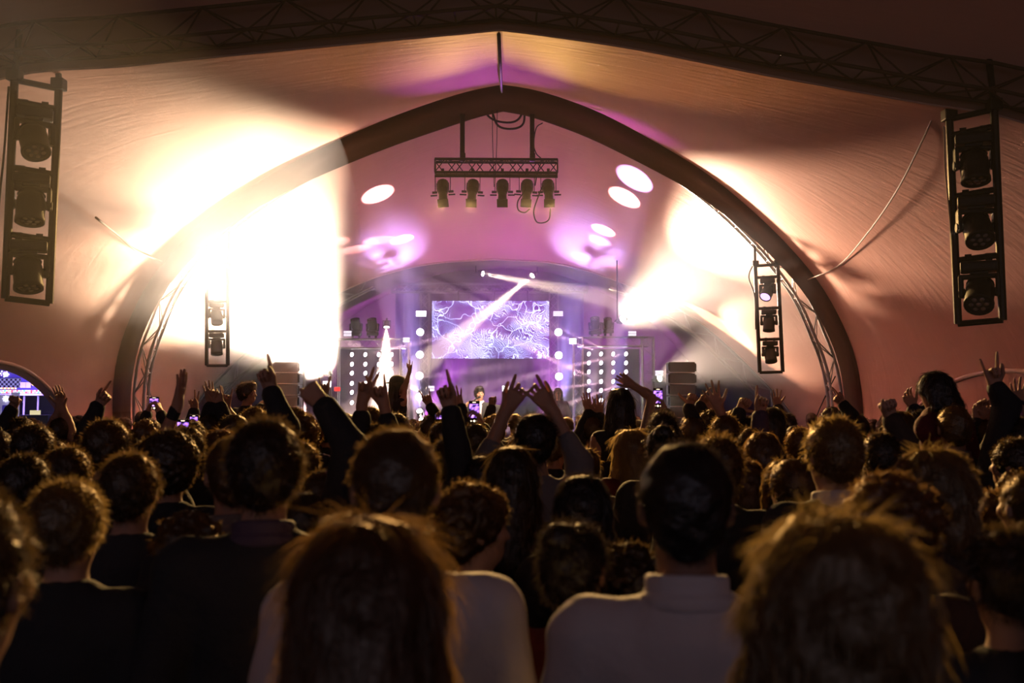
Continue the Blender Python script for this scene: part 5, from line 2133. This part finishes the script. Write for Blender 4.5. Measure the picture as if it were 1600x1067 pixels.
# ------------------------------------------------------------------ people with raised arms
def raise_person(px, top, Y, arms, label, hair='short', hairc='dark', style='jacket', cloth='black', fem=False, yaw=0, sleeve=None, skin='fair', h=None, sit=False, seat=0.0, head=(0, 0, 0), collar=None, cuff=None, group='people with raised arms', hat=None, face=False, cat='person', scale=None, extra=None, near=None):
    """arms: (side, elbow px or None, wrist px, finger-tip px, depth offset of wrist, palm 'front'/'back'/'side', pose). Pixels become joints in the person's own space."""
    hk = hair or 'short'
    p = P(px, top, Y)
    lift = 0.0
    if sit:
        sc = scale or 1.0
        lift = p.z - HEADTOP[hk] * sc
    else:
        sc = p.z / HEADTOP[hk]
        if scale:
            lift = p.z - HEADTOP[hk] * scale
            sc = scale
    r = place((p.x, Y), math.radians(yaw), sc, lift)
    if not sit:
        TAKEN.append((p.x, Y, 0.30))
    base = np.array([p.x, Y, lift])
    Rinv = rotz(-math.radians(yaw))
    loc = lambda q, dy: Rinv @ (np.array(P(q[0], q[1], Y + dy)) - base) / sc
    used = {}
    alist = []
    for (side, el, wr, tip, dy, palm, pose) in arms:
        W = loc(wr, dy)
        S, E, W = arm_sdf(side, W, fem=fem, E=loc(el, dy * 0.5) if el else None)
        tp = loc(tip, dy)
        d = unit(tp - W)
        n = {'front': V3(0, 1, 0), 'back': V3(0, -1, 0), 'in': V3(-side, 0.2, 0), 'out': V3(side, 0.2, 0)}[palm]
        # thumb side from anatomy: the right palm turned to the stage has its thumb towards the body
        n_ = unit(n - d * (n @ d))
        sd = np.cross(d, n_)
        # right hand: thumb direction = n x d ; left hand: d x n
        th = -1.0 if side > 0 else 1.0
        alist.append((side, S, E, W, d, n, pose, th))
        used[side] = 1
    for a in default_arms(fem):
        if a[0] not in used:
            alist.append(a)
    h = h or (0.0065 if Y < 6 else 0.0075)
    body = body_mesh('person_body', alist, fem, face=face, legs=False, head=head, h=h)
    sl, g, puff = {'jacket': (0.97, 0.020, 0.004), 'shirt': (0.95, 0.014, 0.002), 'tee': (0.34, 0.014, 0.006), 'tank': (0.0, 0.008, 0.0)}[style]
    if sleeve is not None:
        sl = sleeve
    topm = top_mesh('upper_' + style, alist, fem, sl, g, 0.018, puff=puff)
    dress(r, skin, hair, hairc, style, cloth, fem, (1 if Y < 7 else 0) if near is None else 1, collar, abs(int(px)), head if head != (0, 0, 0) else None, body, topm, legs=not sit)
    if sit:
        s = legs_sdf(0.012, True)
        s.ell((0, 0, 0.95), (0.178, 0.128, 0.13), k=0.06)
        newobj('trousers', s.mesh('trousers', 0.02), CLOTH['charcoal'], r)
    if cuff:
        for a in alist[:len(arms)]:
            s = Sdf()
            c = a[2] + (a[3] - a[2]) * 0.80
            s.cap(c, a[2] + (a[3] - a[2]) * 0.93, 0.037, 0.036, k=0.01)
            newobj('cuff', s.mesh('cuff', 0.007), CLOTH[cuff], r)
    if hat:
        newobj('cap', hat[0].mesh('cap', 0.008), CLOTH[hat[1]], r)
    if extra:
        extra(r, alist)
    tag(r, label, cat, group)
    return r, alist, base, sc


def bracelet(r, al):
    a = al[0]
    s = Sdf()
    for f in (0.80, 0.90):
        c = a[2] + (a[3] - a[2]) * f
        u_ = unit(a[3] - a[2])
        s.cap(c - u_ * 0.008, c + u_ * 0.008, 0.034, 0.033, k=0.002)
    newobj('bracelets', s.mesh('bracelets', 0.005), CLOTH['black'], r)


raise_person(232, 688, 4.75, [(1, (246, 706), (277, 634), (291, 568), -0.05, 'in', 'flat')], 'person raising one open palm with dark bracelets', 'short', 'dark', 'tee', 'black', sleeve=0.6, extra=bracelet)
raise_person(470, 690, 4.4, [(-1, (446, 668), (424, 612), (411, 569), 0.0, 'back', 'point')], 'person lifting a fist with one finger and a pale cuff', 'short', 'brown', 'jacket', 'black', cuff='white')
raise_person(590, 712, 3.4, [(-1, (548, 700), (506, 634), (478, 604), 0.05, 'front', 'fist')], 'person stretching a blurred dark arm towards the flood glare', 'short', 'dark', 'jacket', 'black')
raise_person(592, 662, 5.0, [(-1, (562, 690), (566, 628), (576, 586), 0.0, 'back', 'peace'), (1, (612, 690), (600, 634), (588, 590), 0.0, 'back', 'rock')], 'person with both hands up making rock signs before the lamp wall', 'short', 'dark', 'jacket', 'black', sleeve=0.8)
raise_person(752, 712, 4.0, [(-1, (722, 740), (704, 640), (686, 580), 0.0, 'back', 'point')], 'person in black sleeve pointing one finger straight up', 'short', 'black', 'jacket', 'black')
raise_person(836, 646, 4.3, [(-1, (748, 742), (790, 642), (828, 582), 0.05, 'front', 'bend'), (1, (906, 724), (862, 640), (822, 592), 0.05, 'front', 'bend')], 'man in light shirt joining both hands overhead in a heart', 'short', 'black', 'shirt', 'grey', sleeve=0.72)
raise_person(148, 668, 6.0, [(1, (138, 672), (153, 634), (172, 611), 0.0, 'back', 'point')], 'person with white cuff pointing beside the dark arch foot', 'short', 'dark', 'jacket', 'black', cuff='white')
raise_person(96, 652, 8.0, [(1, (108, 664), (98, 636), (94, 618), 0.0, 'back', 'flat'), (-1, (82, 664), (92, 640), (96, 620), 0.0, 'back', 'relax')], 'person clapping overhead before the fairground doorway', 'short', 'dark', 'tee', 'brown', sleeve=0.2)
raise_person(36, 652, 7.0, [(-1, (10, 662), (18, 640), (26, 622), 0.0, 'back', 'fist')], 'person lifting an arm in front of the ticket booth', 'short', 'dark', 'jacket', 'black')
raise_person(330, 646, 7.6, [(-1, (320, 668), (330, 632), (326, 606), 0.0, 'back', 'flat'), (1, (352, 660), (345, 634), (336, 604), 0.0, 'back', 'bend')], 'person with two raised hands under the slanting lattice', 'short', 'dark', 'jacket', 'black')
raise_person(356, 645, 8.2, [(1, (368, 660), (354, 636), (355, 617), 0.0, 'back', 'rock')], 'person raising a rock sign beside the man in profile', 'short', 'brown', 'tee', 'brown', sleeve=0.3)
raise_person(306, 648, 8.7, [(-1, (298, 664), (304, 642), (303, 624), 0.0, 'back', 'peace')], 'person showing two fingers before the slanting lattice', 'short', 'dark', 'jacket', 'charcoal')
raise_person(512, 650, 8.0, [(-1, (510, 664), (506, 620), (507, 600), 0.0, 'back', 'rock')], 'person raising horns in front of the white strobe panel', 'short', 'dark', 'jacket', 'black')
raise_person(672, 648, 9.0, [(1, (688, 660), (672, 634), (664, 612), 0.0, 'back', 'rock')], 'person raising a rock sign below the stage floor lamp', 'short', 'dark', 'jacket', 'black')
raise_person(712, 652, 8.0, [(1, (724, 660), (720, 636), (714, 618), 0.0, 'back', 'open')], 'person with spread fingers beside the singing man', 'short', 'dark', 'jacket', 'black')
raise_person(772, 646, 10.0, [(-1, (764, 656), (768, 636), (770, 620), 0.0, 'back', 'fist')], 'person with a fist up just past the singing man', 'short', 'dark', 'jacket', 'charcoal')
raise_person(925, 650, 8.4, [(-1, (914, 664), (921, 645), (917, 628), 0.0, 'back', 'flat'), (1, (942, 662), (936, 650), (936, 634), 0.0, 'back', 'open')], 'person with two open hands before the violet lamp wall', 'short', 'brown', 'jacket', 'black', cuff='white')
raise_person(1082, 650, 7.4, [(1, (1086, 664), (1076, 636), (1082, 621), 0.0, 'back', 'thumb')], 'person raising a thumb before the far speaker stack', 'short', 'brown', 'jacket', 'black')
raise_person(1092, 646, 8.6, [(1, (1104, 656), (1093, 632), (1101, 624), 0.0, 'back', 'point')], 'person pointing sideways beside the far speaker stack', 'short', 'dark', 'jacket', 'charcoal')
raise_person(1132, 648, 6.1, [(-1, (1136, 668), (1124, 640), (1114, 616), 0.0, 'back', 'open')], 'person spreading all fingers in front of the pale membrane', 'short', 'brown', 'tee', 'black', sleeve=0.4)
raise_person(1112, 646, 9.2, [(-1, (1108, 660), (1112, 642), (1102, 630), 0.0, 'back', 'open')], 'person with a tilted open hand near the spread fingers', 'short', 'dark', 'tee', 'brown', sleeve=0.3)
raise_person(1168, 652, 6.6, [(-1, (1152, 672), (1155, 644), (1164, 627), 0.0, 'back', 'thumb')], 'person raising a fist and thumb beneath the slanting truss foot', 'short', 'dark', 'jacket', 'black')
raise_person(1174, 668, 5.75, [(1, (1186, 690), (1188, 648), (1190, 622), 0.0, 'back', 'point')], 'person pointing one finger up below the violet-lens ladder', 'short', 'brown', 'jacket', 'plum', cuff='plum')
raise_person(1340, 648, 8.4, [(-1, (1330, 650), (1318, 632), (1299, 613), 0.0, 'back', 'point')], 'person pointing forward in front of the arch lattice', 'short', 'dark', 'jacket', 'black')
raise_person(1230, 645, 10.0, [(-1, (1222, 656), (1215, 636), (1213, 624), 0.0, 'back', 'open')], 'person with a small open hand below the ladder of lamps', 'short', 'dark', 'jacket', 'charcoal')
raise_person(1374, 676, 4.6, [(1, (1410, 690), (1394, 656), (1384, 630), 0.0, 'back', 'fist')], 'person lifting a dark fist with a pale cuff beside the closed door', 'short', 'dark', 'jacket', 'brown', cuff='white')
raise_person(1440, 648, 7.0, [(-1, (1426, 660), (1428, 638), (1420, 624), 0.0, 'back', 'relax'), (1, (1456, 656), (1448, 640), (1452, 628), 0.0, 'back', 'open')], 'person with both hands lifted before the closed side door', 'short', 'dark', 'jacket', 'navy')
raise_person(1592, 652, 4.95, [(-1, (1574, 634), (1556, 606), (1548, 576), 0.0, 'back', 'rock')], 'person in dark jacket raising an arm high against the side door', 'short', 'dark', 'jacket', 'black', cuff='white')
raise_person(1600, 640, 6.6, [(-1, (1590, 650), (1592, 634), (1590, 612), 0.0, 'back', 'open')], 'person with spread fingers at the photo edge above a phone', 'short', 'dark', 'jacket', 'charcoal')
raise_person(1540, 655, 6.2, [(-1, (1520, 690), (1527, 660), (1528, 645), 0.0, 'back', 'relax'), (1, (1560, 690), (1548, 662), (1543, 646), 0.0, 'back', 'relax')], 'person clapping in front of their face near the photo edge', 'short', 'brown', 'jacket', 'black')


# ------------------------------------------------------------------ phones held up
M['phone_body'] = mat('phone_body', (0.012, 0.012, 0.014), 0.25)
ph = emis('phone_picture', (0.5, 0.2, 1.0), 1.3)
nt = ph.node_tree
tcn = nt.nodes.new('ShaderNodeTexCoord')
nz = nt.nodes.new('ShaderNodeTexNoise')
nz.inputs['Scale'].default_value = 35
rp = nt.nodes.new('ShaderNodeValToRGB')
rp.color_ramp.elements[0].position = 0.40
rp.color_ramp.elements[0].color = (0.01, 0.004, 0.03, 1)
rp.color_ramp.elements[1].position = 0.62
rp.color_ramp.elements[1].color = (0.45, 0.18, 1.0, 1)
e3 = rp.color_ramp.elements.new(0.70)
e3.color = (1.0, 0.55, 0.25, 1)
nt.links.new(tcn.outputs['Object'], nz.inputs['Vector'])
nt.links.new(nz.outputs['Fac'], rp.inputs[0])
nt.links.new(rp.outputs[0], nt.nodes['Emission'].inputs[0])
M['phone_screen'] = ph
M['dot'] = emis('phone_button', (1.0, 0.75, 0.5), 1.2)


def phone(px, py, w, h, Y, label, tilt=0.0, land=False):
    c = P(px, py, Y)
    W, H = w * Y / FPX, h * Y / FPX
    r = empty('phone', c)
    r.rotation_euler = (math.radians(6), tilt, 0)
    bm = bmesh.new()
    bm_box(bm, (0, 0.005, 0), (W, 0.010, H), bevel=0.004)
    newobj('case', bm_mesh(bm, 'phone_case'), M['phone_body'], r)
    bm = bmesh.new()
    bm_box(bm, (0, -0.0008, H * 0.06), (W * 0.90, 0.0015, H * 0.60))
    newobj('screen', bm_mesh(bm, 'phone_screen'), M['phone_screen'], r)
    if not land:
        for k in (-1, 0, 1):
            bm = bmesh.new()
            bm_cyl(bm, (k * W * 0.28, -0.0005, -H * 0.38), (k * W * 0.28, -0.002, -H * 0.38), W * (0.10 if k == 0 else 0.06), n=12)
            newobj('button_icon', bm_mesh(bm, 'button_icon'), M['dot'], r)
        bm = bmesh.new()
        bm_box(bm, (0, -0.001, H * 0.43), (W * 0.3, 0.002, H * 0.03))
        newobj('status_icon', bm_mesh(bm, 'status_icon'), M['dot'], r)
    tag(r, label, 'phone', 'phones filming the show')


def holder(px, py, w, h, Y, label, plabel, hair='short', hairc='dark', cloth='black', dxpx=0, two=False, style='jacket', land=False):
    """someone holding a phone: hands grip its lower edges"""
    hp = w / 2
    arms = [(1, None, (px + hp + 3, py + h * 0.5 + 6), (px + hp * 0.8, py + h * 0.1), -0.03, 'in', 'hold')]
    if two:
        arms.append((-1, None, (px - hp - 3, py + h * 0.5 + 6), (px - hp * 0.8, py + h * 0.1), -0.03, 'in', 'hold'))
    raise_person(px + dxpx - 4, 635 + (CAM_Z - 1.70) * FPX / (Y - 0.32) + 2, Y - 0.32, [(a[0], a[1], a[2], a[3], 0.30, a[5], a[6]) for a in arms], label, hair, hairc, style, cloth, group='people filming with phones')
    phone(px, py, w, h, Y, plabel, land=land)


holder(741, 644, 17, 36, 6.4, 'person filming the singing man with a phone', 'phone showing the violet stage before the singing man', dxpx=6)
holder(1028, 622, 15.5, 32, 7.2, 'person holding a phone high beside the waving woman', 'phone held high beside the waving woman', dxpx=4)
holder(286, 672, 19, 34, 5.4, 'person filming below the raised palm', 'phone with bright pink picture below the raised palm', dxpx=12)
holder(241, 630, 15, 20, 8.6, 'person filming with both hands by the arch foot', 'phone with glowing picture between two hands by the arch foot', two=True)
holder(303, 660, 13, 24, 7.1, 'person holding a dark phone under the slanting lattice', 'dark phone in front of the slanting lattice', dxpx=4)
holder(545, 656, 13, 12, 7.0, 'person filming low before the rock signs', 'small violet phone below the rock signs', dxpx=-3)
holder(1585, 640, 34, 15, 6.0, 'person filming sideways at the photo edge', 'phone held sideways with dim blue picture at the photo edge', dxpx=6, land=True, two=True)
holder(690, 652, 22, 10, 7.2, 'person filming behind the pointing finger', 'phone held sideways behind the pointing finger', dxpx=5, land=True)

# ------------------------------------------------------------------ riders and the waving woman
capS = Sdf()
capS.ell((0, -0.01, 1.70), (0.098, 0.116, 0.085), k=0.01)
capS.ell((0, 0.0, 1.60), (0.2, 0.2, 0.055), k=0.005, op='s')
capS.ell((0, -0.135, 1.675), (0.07, 0.075, 0.010), k=0.01)
# woman in a cap on someone's shoulders
def mic(r, al):
    pass
stand(622, 648, 30, 'short', 'dark', 'jacket', 'black', 'person carrying the woman in the cap', 0, Y=11.6)
raise_person(622, 586, 11.7, [(1, (633, 604), (640, 580), (643, 564), -0.05, 'back', 'rock'), (-1, (610, 626), (603, 628), (598, 634), 0.1, 'in', 'relax')], 'woman in a cap on shoulders, one arm stretched up to a rock sign', 'long', 'dark', 'tank', 'black', fem=True, face=True, sit=True, yaw=-55, head=(-0.65, 0, 0), hat=(capS.xform(head_map(-0.65, 0, 0)), 'charcoal'), group='riders on shoulders', scale=0.86)
stand(386, 645, 30, 'short', 'dark', 'jacket', 'charcoal', 'person carrying the man seen in profile', 0, Y=10.2)
raise_person(386, 595, 10.3, [(1, (410, 632), (420, 630), (424, 624), 0.1, 'in', 'relax')], 'man on shoulders seen in profile against the pink membrane', 'quiff', 'dark', 'tee', 'black', sit=True, face=True, yaw=-30, head=(-1.1, 0, 0), group='riders on shoulders', scale=0.92, sleeve=0.3)
raise_person(1472, 576, 5.35, [(-1, (1462, 640), (1468, 668), (1474, 676), 0.1, 'in', 'relax')], 'dark-haired rider in a maroon top leaning forward on the fair man', 'bob', 'black', 'tee', 'red', sit=True, fem=True, yaw=25, head=(0.3, -0.35, 0), group='riders on shoulders', scale=0.86, sleeve=0.3)
raise_person(969, 604, 7.2, [(1, (1019, 620), (989, 602), (976, 593), 0.05, 'back', 'relax')], 'woman with long dark hair waving one bent arm', 'long', 'black', 'tank', 'black', fem=True, scale=1.04, near=True)

# ------------------------------------------------------------------ performers
def mic_in_hand(r, al):
    a = al[0]
    s = Sdf()
    p0 = a[3] + a[4] * 0.08 + a[5] * 0.03
    p1 = V3(0.0, 0.145, 1.585)
    u_ = unit(p1 - p0)
    s.cap(p1 - u_ * 0.19, p1 - u_ * 0.03, 0.011, 0.016, k=0.003)
    s.ell(p1, (0.024, 0.024, 0.024), k=0.004)
    newobj('microphone', s.mesh('microphone', 0.006), M['black'], r)
    e = Sdf()
    hm_ = head_map(0.25, 0.0, 0.08)
    for q in (-1, 1):
        e.ell((q * 0.031, 0.091, 1.648), (0.011, 0.005, 0.007), k=0.002)
        e.cap((q * 0.016, 0.096, 1.667), (q * 0.045, 0.086, 1.668), 0.0035, k=0.002)
    newobj('eyes', e.xform(hm_).mesh('eyes', 0.0035), M['eye'], r)
    s = Sdf()
    s.cap((0, 0.112, 1.42), (0, 0.135, 1.22), 0.045, 0.03, k=0.02)
    newobj('shirt_front', s.mesh('shirt_front', 0.01), CLOTH['white'], r)


YS = 17.7
pp = P(750, 603, YS)
raise_person(750, 603, YS, [(1, None, (727, 636), (735, 622), -0.10, 'in', 'hold'), (-1, None, (771, 650), (775, 656), -0.05, 'in', 'relax')], 'dark-haired man singing into a microphone on stage, white shirt under black jacket', 'quiff', 'black', 'jacket', 'black', yaw=180, face=True, h=0.007, head=(0.25, 0.0, 0.08), group='performers', extra=mic_in_hand, near=True, collar='white', scale=(pp.z - STAGE_Z) / 1.79)


def mic_stand(r, al):
    e = Sdf()
    for q in (-1, 1):
        e.ell((q * 0.031, 0.091, 1.648), (0.011, 0.005, 0.007), k=0.002)
    newobj('eyes', e.mesh('eyes', 0.0035), M['eye'], r)


YW = 22.0
pw = P(872, 605, YW)
raise_person(872, 605, YW, [], 'woman with long dark hair singing at a microphone stand', 'long', 'dark', 'tee', 'plum', fem=True, yaw=180, face=True, h=0.008, group='performers', extra=mic_stand, near=True, sleeve=0.6, scale=(pw.z - STAGE_Z) / 1.784)
ms = empty('microphone_stand', (pw.x, YW - 0.30, STAGE_Z))
zt = P(872, 620, YW - 0.3).z - STAGE_Z
bar('pole', (0, 0, 0.02), (0, 0, zt - 0.05), 0.012, M['black'], ms)
bm = bmesh.new()
bm_lathe(bm, [(0, 0.03), (0.10, 0.02), (0.13, 0.0), (0, 0.0)], 16)
newobj('base', bm_mesh(bm, 'mic_base'), M['black'], ms)
s = Sdf()
s.cap((0, 0, zt - 0.05), (0, 0.06, zt + 0.06), 0.012, 0.016, k=0.003)
s.ell((0, 0.075, zt + 0.085), (0.026, 0.026, 0.026), k=0.004)
newobj('microphone', s.mesh('microphone', 0.006), M['black'], ms)
tag(ms, 'microphone on a stand in front of the singing woman', 'microphone')

# ------------------------------------------------------------------ the packed crowd further ahead
REG = [(150, 'below the fairground doorway'), (300, 'before the dark arch foot'), (400, 'below the hazy small ladder'), (480, 'before the near speaker stack'), (540, 'before the blazing flood'), (640, 'before the bulb wall'), (710, 'before the goalpost column'), (830, 'before the video screen'),
       (900, 'before the singing woman'), (1000, 'before the violet lamp wall'), (1100, 'before the far speaker stack'), (1170, 'under the slanting truss foot'), (1240, 'under the violet-lens ladder'), (1360, 'by the bright arch lattice'), (9999, 'before the closed side door')]
HK = ['short', 'crop', 'quiff', 'curly', 'bob', 'long', 'bun', 'short', 'short', 'pony']
HN = {'short': 'short', 'crop': 'cropped', 'quiff': 'tousled', 'curly': 'curly', 'bob': 'bobbed', 'long': 'long', 'bun': 'tied-up', 'pony': 'ponytailed'}
CK = ['black', 'charcoal', 'navy', 'brown', 'red', 'grey', 'black', 'plum']
LABS = set()
rg = random.Random(21)
rows_y = [4.7, 5.5, 6.4, 7.4, 8.5, 9.7, 11.0, 12.4, 13.9, 15.4]
cnt = 0
for ri, Yr in enumerate(rows_y):
    sp = 0.56 + 0.012 * ri
    n = int(1.16 * Yr / sp)
    for i in range(n):
        x = -0.58 * Yr + (i + 0.5 * (ri % 2) + rg.uniform(-0.22, 0.22)) * sp
        y = Yr + rg.uniform(-0.28, 0.28)
        if any((x - a) ** 2 + (y - b) ** 2 < (c + 0.08) ** 2 for a, b, c in TAKEN):
            continue
        if abs(x) > 0.57 * y + 0.1 or abs(x) > 6.3:
            continue
        TAKEN.append((x, y, 0.26))
        pxx = 800 + x / y * FPX
        reg = next(t for lim, t in REG if pxx < lim)
        depth = 'mid-crowd' if y < 7 else ('far ahead' if y < 11 else 'front row')
        for _try in range(30):
            hk, hc = rg.choice(HK), rg.choice(['dark', 'brown', 'auburn', 'dark', 'black', 'brown', 'blond'])
            st_, ck_ = rg.choice(['jacket', 'tee', 'shirt', 'jacket']), rg.choice(CK)
            lab = 'spectator with %s %s hair, %s %s, %s %s' % (HN[hk], hc, ck_, st_, depth, reg)
            if lab not in LABS:
                break
        LABS.add(lab)
        fem = hk in ('bob', 'long', 'bun', 'pony')
        zt = rg.gauss(1.70, 0.055) - (0.05 if fem else 0)
        zt = max(1.56, min(1.80, zt))
        r = place((x, y), math.radians(rg.gauss(0, 18)), zt / HEADTOP[hk])
        dress(r, rg.choice(['fair', 'fair', 'tan']), hk, hc, st_, ck_, fem, False)
        tag(r, lab, 'person', 'packed crowd facing the stage')
        cnt += 1
print('crowd', cnt)
